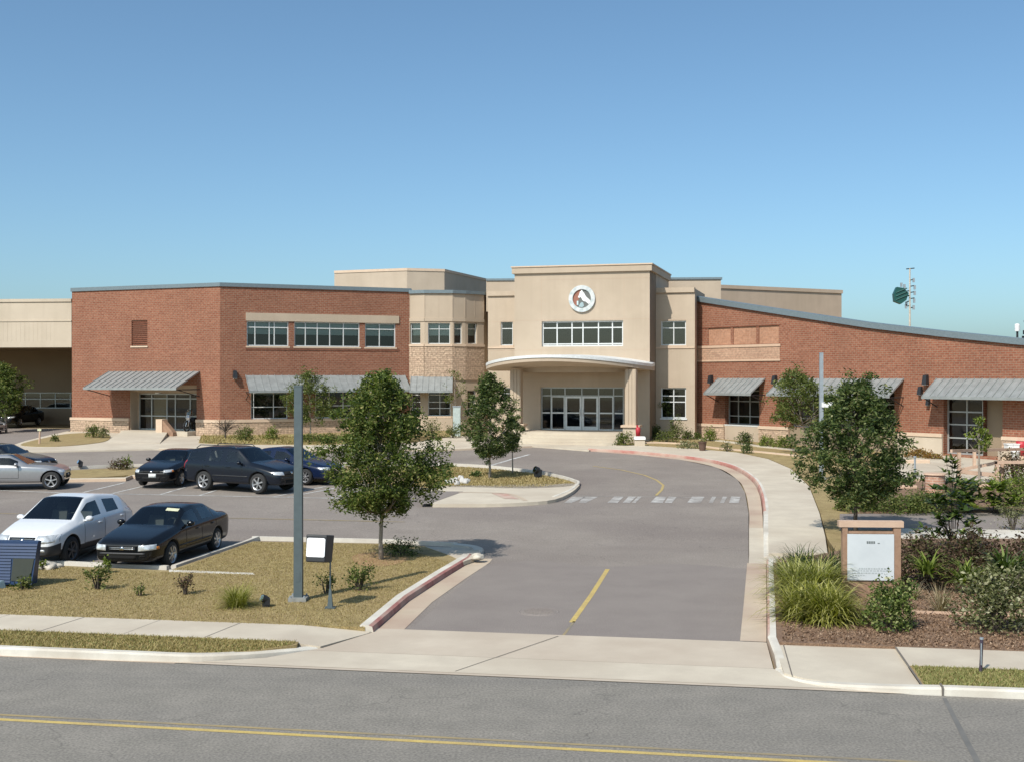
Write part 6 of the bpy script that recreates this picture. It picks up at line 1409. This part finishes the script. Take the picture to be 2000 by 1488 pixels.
# blue ribbed cabinet at the edge of the lawn
p = gp(30, 1146, .1); t = thing('utility_cabinet', p, 'blue ribbed metal cabinet with a dark panel at the lawn edge', 'cabinet', dz=.1); g = gz(p[1])+.1
def cb(x0, x1, y0, y1, z0, z1, lean=.0): return [(p[0]+x, p[1]+y-.10*x, g+z) for x, y, z in [(x0, y0, z0), (x1-.10*(x1 > 0), y0, z0), (x1-.10*(x1 > 0), y1, z0), (x0, y1, z0), (x0, y0+lean, z1), (x1, y0+lean, z1), (x1, y1, z1), (x0, y1, z1)]]
mb = MB(); mb.hexa(cb(-1.3, .47, 0, .30, .06, .99, .12)); bo = mb.build('housing', M['bluepl'], t)
mb = MB()
for k in range(13):
    z = .10+k*.066; y0 = .12*(z-.06)/.93; x1 = .37+.107*(z-.06)
    if z > .60: mb.hexa([(p[0]+a, p[1]+b-.10*a, g+c) for a, b, c in [(-1.3, y0-.022, z), (x1, y0-.022, z), (x1, y0+.01, z), (-1.3, y0+.01, z), (-1.3, y0-.006, z+.046), (x1, y0-.006, z+.046), (x1, y0+.02, z+.046), (-1.3, y0+.02, z+.046)]])
    else: mb.hexa([(p[0]+a, p[1]+b-.10*a, g+c) for a, b, c in [(-1.3, y0-.022, z), (-.12, y0-.022, z), (-.12, y0+.01, z), (-1.3, y0+.01, z), (-1.3, y0-.006, z+.046), (-.12, y0-.006, z+.046), (-.12, y0+.02, z+.046), (-1.3, y0+.02, z+.046)]])
mb.build('rib', M['bluepl'], bo)
mb = MB(); mb.hexa([(p[0]+a, p[1]+b-.10*a, g+c) for a, b, c in [(-.10, -.012, .14), (.33, -.012, .14), (.33, .03, .14), (-.10, .03, .14), (-.08, .06, .62), (.40, .06, .62), (.40, .1, .62), (-.08, .1, .62)]]); mb.build('panel', M['panelg'], bo)
p2 = (p[0]-.55, p[1]-.42); mb = MB(); mb.hexa([(p2[0]-1.0, p2[1]-.15, g-.05), (p2[0]+.12, p2[1]-.15, g-.05), (p2[0]+.38, p2[1]+.36, g-.05), (p2[0]-1.0, p2[1]+.4, g-.05), (p2[0]-1.0, p2[1]-.1, g+.16), (p2[0]+.1, p2[1]-.1, g+.16), (p2[0]+.34, p2[1]+.34, g+.16), (p2[0]-1.0, p2[1]+.38, g+.16)])
ob = mb.build('concrete_pad', M['bluepale'], None, origin=(p2[0], p2[1], g)); tag(ob, 'pale blue-grey concrete pad in front of the blue ribbed cabinet', 'concrete pad')
def rock(p, sx, sy, sz, mat, label, group=None, dz=.1, seed=1, name='stone', cat='stone'):
    bm = bmesh.new(); bmesh.ops.create_icosphere(bm, subdivisions=3, radius=1); rs = np.random.default_rng(seed); ph = rs.random(6)*6.28
    for v in bm.verts:
        c = v.co; d = 1+.13*math.sin(3*c.x+ph[0]+2*c.y)+.11*math.sin(4*c.y+ph[1]-3*c.z)+.07*math.sin(7*c.z+ph[2]+5*c.x); v.co = Vector((c.x*sx*d, c.y*sy*d, max(c.z, -.35)*sz*d+sz*.3))
    me = bpy.data.meshes.new(name); bm.to_mesh(me); bm.free(); me.materials.append(M[mat]); me.polygons.foreach_set('use_smooth', [True]*len(me.polygons))
    o = bpy.data.objects.new(name, me); COL.objects.link(o); o.location = (p[0], p[1], gz(p[1])+dz); o.rotation_euler = (0, 0, rs.random()*6); OFF[o.name] = Vector(o.location); return tag(o, label, cat, group)
for i, (px, py, s, lb) in enumerate(((78, 1111, .15, 'pale edging stone beside the blue cabinet'), (95, 1109, .2, 'long edging stone in front of the white crossover'), (112, 1107, .12, 'small edging stone at the end of the kerb'))): rock(gp(px, py, .1), s*1.5, s, s*.6, 'rock', lb, 'edging stones', seed=i)
for i in range(9):
    a = [(872, 941), (880, 944), (889, 939), (893, 946), (902, 941), (908, 944), (899, 936), (884, 937), (912, 940)][i]
    lb = ['flat white stone at the edge of the pile', 'white stone nearest the lawn tree in the pile', 'white stone at the back of the pile', 'front white stone of the pile', 'largest white stone in the middle of the pile', 'white stone on the tree side of the pile', 'topmost far white stone of the pile', 'small far white stone of the pile', 'outermost white stone beside the island tree'][i]
    rock(gp(*a, .1), [.12, .13, .14, .16, .19, .17, .14, .10, .12][i], .12, [.10, .11, .13, .13, .17, .15, .14, .09, .11][i], 'rockw', lb, 'white stones on the island', seed=20+i)
rock(gp(934, 1090, .1), .16, .14, .10, 'rock', 'rounded pale stone on the corner of the red kerb', seed=41)
# ---- antenna mast
D = 140.0; x = (1777-CX)/F*D; t = thing('antenna_mast', (x, D), 'tall slim antenna mast with cross arms beyond the sloping roof', 'mast'); zt_ = zat(524, D)
mb = MB(); mb.tube([(x, D, 1.2), (x, D, 8), (x, D, zt_)], [.16, .13, .08], 10); mb.build('pole', M['rock'], t)
mb = MB()
for px, py, q in ((1770, 526, 1786), (1769, 599, 1777), (1766, 570, 1777), (1777, 548, 1784), (1777, 560, 1786), (1777, 572, 1787), (1777, 584, 1786), (1777, 602, 1785), (1771, 590, 1777)):
    z = zat(py, D); mb.tube([((px-CX)/F*D, D, z), ((q-CX)/F*D, D, z+.1)], .06, 6)
mb.build('cross_arm', M['dark'], t); mb = MB()
for px, py in ((1784, 548), (1786, 562), (1786, 573), (1785, 588), (1784, 601), (1769, 599), (1770, 594), (1766, 560), (1760, 557)):
    mb.box(((px-CX)/F*D, D-.1, zat(py, D)), (.22, .2, .5))
mb.build('aerial', M['galv'], t)
gx = (1757-CX)/F*D; zc = zat(578, D); mb = MB(); V = []
for k in range(7):
    a = 2*math.pi*k/7+.25; rr2 = [.95, .86, 1.0, .84, .97, .9, .82][k]; V.append((gx+math.cos(a)*rr2, zc+math.sin(a)*rr2*1.12))
n = len(V); mb.add([(a, D-.5, b) for a, b in V]+[(a+.1, D+.5, b) for a, b in V], [tuple(range(n-1, -1, -1)), tuple(range(n, 2*n))]+[(i, (i+1) % n, n+(i+1) % n, n+i) for i in range(n)])
for k in range(3): mb.tube([(gx-.6, D-.52, zc-.55+k*.42), (gx+.7, D-.56, zc-.0+k*.42)], .07, 4)
mb.tube([(gx+.6, D, zc), (x, D, zc)], .09, 6); mb.build('green_panel', M['greendish'], t)
def roofpt(px, out=-.9): u = ws.uz(px, 640)[0]; q = ws.P(u, 0, out); return q[0], q[1], ztp(u)-.1-.5*(-out-.3)/14
q = roofpt(1967); t = empty('roof_vent', q, 'white capped vent pipe on the sloping roof edge', 'roof vent'); mb = MB(); mb.tube([(q[0], q[1], q[2]-.1), (q[0], q[1], q[2]+.5)], .05, 8); mb.build('pipe', M['dark'], t); mb = MB(); mb.lathe([(.0, .78), (.10, .78), (.12, .7), (.12, .42), (.0, .42)], (q[0], q[1], q[2]), 14); mb.build('cap', M['white_pl'], t)
q = roofpt(1990); t = empty('roof_antenna', q, 'dark bracketed antenna on the sloping roof beside the vent pipe', 'antenna'); mb = MB(); mb.tube([(q[0], q[1], q[2]-.1), (q[0], q[1], q[2]+1.5)], .03, 6); mb.build('mast', M['galv'], t); mb = MB()
for k, z in enumerate((.15, .42, .95, 1.15, 1.38)): mb.box((q[0]-.12+.03*k, q[1], q[2]+z), (.42-.04*k, .12, .10 if k > 1 else .2), .2)
mb.build('dipole', M['dark'], t)
# ---- small things by the buildings
p = gp(1217, 848, .0); p = (p[0], 66.2); t = thing('waste_bin', p, 'small red waste bin beside the column pedestal', 'bin', dz=.06); g = gz(p[1])+.06
mb = MB(); mb.lathe([(0, 0), (.12, 0), (.145, .38), (.10, .50), (0, .52)], (p[0], p[1], g+.5), 16); mb.build('drum', M['redpl'], t, True); mb = MB(); mb.lathe([(0, 0), (.2, 0), (.2, .5), (0, .5)], (p[0], p[1], g), 16); mb.build('stand', M['cap'], t)
mb = MB(); mb.lathe([(.05, 1.0), (.06, 1.12), (0, 1.13)], (p[0]-.04, p[1], g), 10); mb.build('spout', M['redpl'], t)
p = gp(1249, 870, .1); t = thing('white_box', p, 'white utility box with a pale lid by the entrance shrubs', 'utility box', dz=.08); g = gz(p[1])+.08
mb = MB(); mb.box((p[0], p[1], g+.19), (.56, .4, .38)); mb.build('box', M['cream'], t); mb = MB(); mb.hexa([(p[0]-.31, p[1]-.26, g+.38), (p[0]+.31, p[1]-.26, g+.38), (p[0]+.31, p[1]+.24, g+.40), (p[0]-.31, p[1]+.24, g+.40), (p[0]-.31, p[1]-.22, g+.5), (p[0]+.31, p[1]-.22, g+.5), (p[0]+.31, p[1]+.22, g+.54), (p[0]-.31, p[1]+.22, g+.54)]); mb.build('lid', M['white_pl'], t)
p = (-3.42, 73.0); t = thing('utility_cabinet', p, 'tall pale green metal cabinet beside the rounded bay', 'cabinet', dz=.06); g = gz(p[1])+.06
mb = MB(); mb.box((p[0], p[1], g+.9), (.46, .3, 1.8)); mb.build('box', M['greycab'], t); mb = MB(); mb.box((p[0], p[1]-.16, g+1.2), (.40, .02, .9)); mb.build('door', M['greycab'], t); mb = MB(); mb.box((p[0], p[1]-.0, g+1.82), (.52, .36, .06)); mb.build('lid', M['galv'], t)
p = gp(1372, 880, .1); t = thing('garden_urn', p, 'brown clay urn on the edging strip before the sloping wing', 'urn', dz=.08); g = gz(p[1])+.08
mb = MB(); mb.lathe([(0, 0), (.13, 0), (.16, .06), (.19, .3), (.22, .48), (.25, .5), (.2, .52), (0, .5)], (p[0], p[1], g), 16); mb.build('pot', M['brownpot'], t, True); shr = rng.normal(0, .1, (60, 3))+np.array([p[0], p[1], g+.62]); V, Q = leaves(shr, .1, .05); fastmesh('plant', V, Q, M['leaf1'], t)
p = en(-.25, -2.5); t = empty('stone_block', (*p, .9), 'pale stone block at the end of the entrance steps', 'block'); mb = MB(); mb.box((*p, 1.35), (.42, .5, 1.0), -th); mb.build('block', M['cap'], t)
for o in list(t.children): o.name = 'block_body'
# flanking ramp and brick pier at the porch
a0 = wl.P(pu0+.2, 0)[:2]; a1 = wl.P(pu1-1.5, 0)[:2]; n_ = wl.n
f0, f1 = gp(205, 866, 0), gp(312, 868, 0)
mb = MB(); A0 = (a0[0]+n_.x*.9, a0[1]+n_.y*.9); A1 = (a1[0]+n_.x*.9, a1[1]+n_.y*.9)
mb.hexa([(*f0, .5), (*f1, .5), (*A1, .5), (*A0, .5), (*f0, gz(f0[1])+.075), (*f1, gz(f1[1])+.075), (*A1, 1.27), (*A0, 1.27)])
ob = mb.build('ramp', M['conc'], None, origin=(*f0, gz(f0[1]))); tag(ob, 'wide pale concrete ramp leading up to the porch', 'ramp')
q = wl.uz(338, 845)[0]; pr_ = wl.P(q, 0, 1.0); t = empty('brick_pier', (pr_[0], pr_[1], gz(pr_[1])), 'low brick pier with sloping brick wing beside the porch ramp', 'pier')
mb = MB(); wl.uvbox(mb, q-.28, q+.2, .9, 2.05, .75, 1.3); mb.build('pier', M['cap'], t); mb = MB()
mb.hexa([wl.P(q+.2, .9, 1.25), wl.P(q+1.0, .9, 1.25), wl.P(q+1.0, .9, .9), wl.P(q+.2, .9, .9), wl.P(q+.2, 2.0, 1.25), wl.P(q+1.0, 1.25, 1.25), wl.P(q+1.0, 1.25, .9), wl.P(q+.2, 2.0, .9)]); mb.build('wing_wall', M['wood'], t)
# motorcycle parked beside the porch
q = wl.uz(373, 845)[0]; mp = wl.P(q, 0, -.1); t = empty('motorcycle', (mp[0], mp[1], 1.28), 'dark motorcycle parked nose out beside the porch pier', 'motorcycle'); g = 1.28
def mo(u, out, z): return wl.P(q+u, g+z, -.1+out)
mb = MB(); mb.tube([mo(.05*math.sin(0), .5+.3*math.cos(a), .32+.3*math.sin(a)) for a in np.linspace(0, 6.28, 17)], .055, 6); mb.build('wheel', M['tyre'], t)
mb = MB(); mb.tube([mo(0, -.5+.3*math.cos(a), .32+.3*math.sin(a)) for a in np.linspace(0, 6.28, 17)], .065, 6); mb.build('wheel', M['tyre'], t)
mb = MB(); 
for s_ in (-.08, .08): mb.tube([mo(s_, .5, .32), mo(s_, .3, .95)], .025, 6)
mb.build('fork', M['chrome'], t); mb = MB(); mb.tube([mo(-.38, .2, 1.02), mo(-.1, .3, .98), mo(.1, .3, .98), mo(.38, .2, 1.02)], .018, 6); mb.build('handlebar', M['dark'], t)
mb = MB(); mb.tube([mo(0, .36, .72), mo(0, .4, .86), mo(0, .36, 1.0)], [.1, .17, .12], 10); mb.build('headlamp', M['lamp'], t)
mb = MB(); mb.tube([mo(0, .3, .98), mo(0, .26, 1.15), mo(0, .2, 1.32)], [.2, .22, .14], 10); mb.build('windscreen', M['glass'], t)
mb = MB(); mb.tube([mo(0, .3, .62), mo(0, 0, .7), mo(0, -.6, .72)], [.14, .2, .13], 10); mb.build('frame_body', M['dark'], t)
# ---- garden furniture
def post(px, y0, y1, p=None, w=.10):
    p = gp(px, y0, .1); return p, gz(p[1])+.1, zat(y1, p[1])
t0 = gp(1900, 945, .1); t = thing('timber_railing', t0, 'pinkish timber railing of posts and rails in the garden', 'railing', dz=.1)
RP = [(1873, 948, 883), (1903, 915, 879), (1947, 948, 905), (1957, 946, 905), (2010, 948, 905)]
pts = []
for px, y0, y1 in RP:
    p, g, z1 = post(px, y0, y1); mb = MB(); mb.box((p[0], p[1], (g+z1)/2-.05), (.12, .12, z1-g+.1)); mb.build('post', M['woodp'], t); pts.append((p[0], p[1], z1))
mb = MB()
def beam(a, b, w=.09, h=.12):
    a, b = Vector(a), Vector(b); d = (b-a); d.z = 0; d.normalize(); n = Vector((-d.y, d.x, 0))*w/2; u_ = Vector((0, 0, h)); mb.hexa([a-n, b-n, b+n, a+n, a-n+u_, b-n+u_, b+n+u_, a+n+u_])

mb = MB(); beam((pts[0][0]-.3, pts[0][1], pts[0][2]), (pts[1][0]+2.2, pts[1][1]+.0, pts[1][2]+.0)); mb.build('rail', M['woodp'], t)
mb = MB(); beam((pts[0][0], pts[0][1], pts[0][2]-.75), (pts[2][0], pts[2][1], pts[2][2]-.02)); mb.build('rail', M['woodp'], t)
mb = MB(); beam((pts[2][0]-.1, pts[2][1], pts[2][2]), (pts[4][0]+1, pts[4][1], pts[4][2])); mb.build('rail', M['woodp'], t)
mb = MB(); beam((pts[0][0], pts[0][1], .9), (pts[2][0], pts[2][1], .75), .14, .16); mb.build('rail', M['woodp'], t)
p = gp(1826, 962, .1); t = thing('brick_planter', p, 'round pale brick pier with a stone cap in the garden', 'pier', dz=.1); g = gz(p[1])+.1
mb = MB(); nseg = 24; rad_ = .36; z1 = zat(926, p[1])
for k in range(nseg):
    a, b = 2*math.pi*k/nseg, 2*math.pi*(k+1)/nseg; f = lambda a, z: (p[0]+rad_*math.cos(a), p[1]+rad_*math.sin(a), z)
    mb.quad(f(a, g-.1), f(b, g-.1), f(b, z1), f(a, z1), 0, [(a*rad_, 0), (b*rad_, 0), (b*rad_, z1-g), (a*rad_, z1-g)])
mb.build('drum', M['brickflat'], t); mb = MB(); mb.lathe([(0, z1+.06), (.40, z1+.05), (.42, z1), (0, z1-.001)], (p[0], p[1], 0), 24); mb.build('cap', M['woodp'], t)
for i, (x0, x1, y0, h, lb) in enumerate(((1748, 1808, 940, .14, 'upper squared log of the garden edging'), (1752, 1790, 953, .14, 'lower squared log of the garden edging'), (1768, 1815, 905, .22, 'pale stone kerb of the rusty flower bed'), (1866, 1945, 946, .16, 'sloping garden log below the timber railing'))):
    a, b = gp(x0, y0, .1), gp(x1, y0+(8 if i == 3 else 0), .1); mb = MB(); beam((*a, gz(a[1])+.08), (*b, gz(b[1])+.08), .26, h); ob = mb.build('garden_log', M['woodp' if i != 2 else 'cap'], None, origin=(*a, gz(a[1])+.08)); tag(ob, lb, 'edging log', 'garden edging logs')
    bv = ob.modifiers.new('edge', 'BEVEL'); bv.width = .03; bv.segments = 2
p = gp(1787, 934, .1); t = thing('garden_light', p, 'thin grey post standing on the pale garden terrace', 'post', dz=.12); g = gz(p[1])+.12; z1 = zat(893, p[1]); mb = MB(); mb.tube([(p[0], p[1], g-.05), (p[0], p[1], z1)], .04, 8); mb.build('post', M['galv'], t); mb = MB(); mb.lathe([(0, .0), (.07, .0), (.07, .05), (0, .07)], (p[0], p[1], z1), 10); mb.build('cap', M['galv'], t)
for i, (px, py, w_, h_, m_, nm, lb, ct) in enumerate(((1976, 886, .55, .45, 'white_pl', 'storage_box', 'white storage box on the terrace wall', 'box'), (1962, 891, .45, .3, 'cream', 'storage_box', 'cream carton beside the white storage box', 'box'))):
    p = gp(px, py+18, .1); g = gz(p[1])+.14; t = empty(nm, (*p, g), lb, ct, 'boxes on the garden terrace'); zc = zat(py, p[1]); mb = MB(); mb.box((p[0], p[1], (g+zc)/2-.01), (w_, .4, zc-g+.02)); mb.build('base', M['cap'], t); mb = MB(); mb.box((p[0], p[1], zc+h_/2), (w_, .42, h_)); mb.build('box', M[m_], t); mb = MB(); mb.box((p[0], p[1], zc+h_+.02), (w_+.05, .46, .05)); mb.build('lid', M[m_], t)
p = gp(1983, 912, .1); g = gz(p[1])+.14; t = empty('bucket', (*p, g), 'white bucket in front of the white storage box', 'bucket'); zc = zat(897, p[1]); mb = MB(); mb.lathe([(0, zc-g), (.17, zc-g), (.20, zc-g+.38), (.21, zc-g+.4), (.18, zc-g+.39), (0, zc-g+.3)], (p[0], p[1], g), 16); mb.build('pail', M['white_pl'], t, True); mb = MB(); mb.lathe([(.2, 0), (.2, zc-g), (0, zc-g)], (p[0], p[1], g), 16); mb.build('stand', M['cap'], t)
p = gp(1995, 904, .1); g = gz(p[1])+.14; t = empty('red_planter', (*p, g), 'red planter pot beside the white storage box', 'planter'); mb = MB(); mb.lathe([(0, 0), (.16, 0), (.24, .5), (.24, .7), (0, .66)], (p[0], p[1], g+.3), 14); mb.build('pot', M['redpl'], t, True); mb = MB(); mb.lathe([(.2, -.02), (.2, .32), (0, .32)], (p[0], p[1], g), 14); mb.build('stand', M['cap'], t)
p = gp(77, 866, .08); t = thing('survey_stake', p, 'pale wooden stake on the grass patch by the service drive', 'stake', dz=.08); g = gz(p[1])+.08; z1 = zat(836, p[1]); mb = MB(); mb.tube([(p[0], p[1], g-.05), (p[0]+.03, p[1], z1)], [.06, .05], 6); mb.build('stake_post', M['woodp'], t); mb = MB(); mb.box((p[0]+.02, p[1]-.06, z1-.08), (.22, .02, .12)); mb.build('tag', M['sticker'], t)
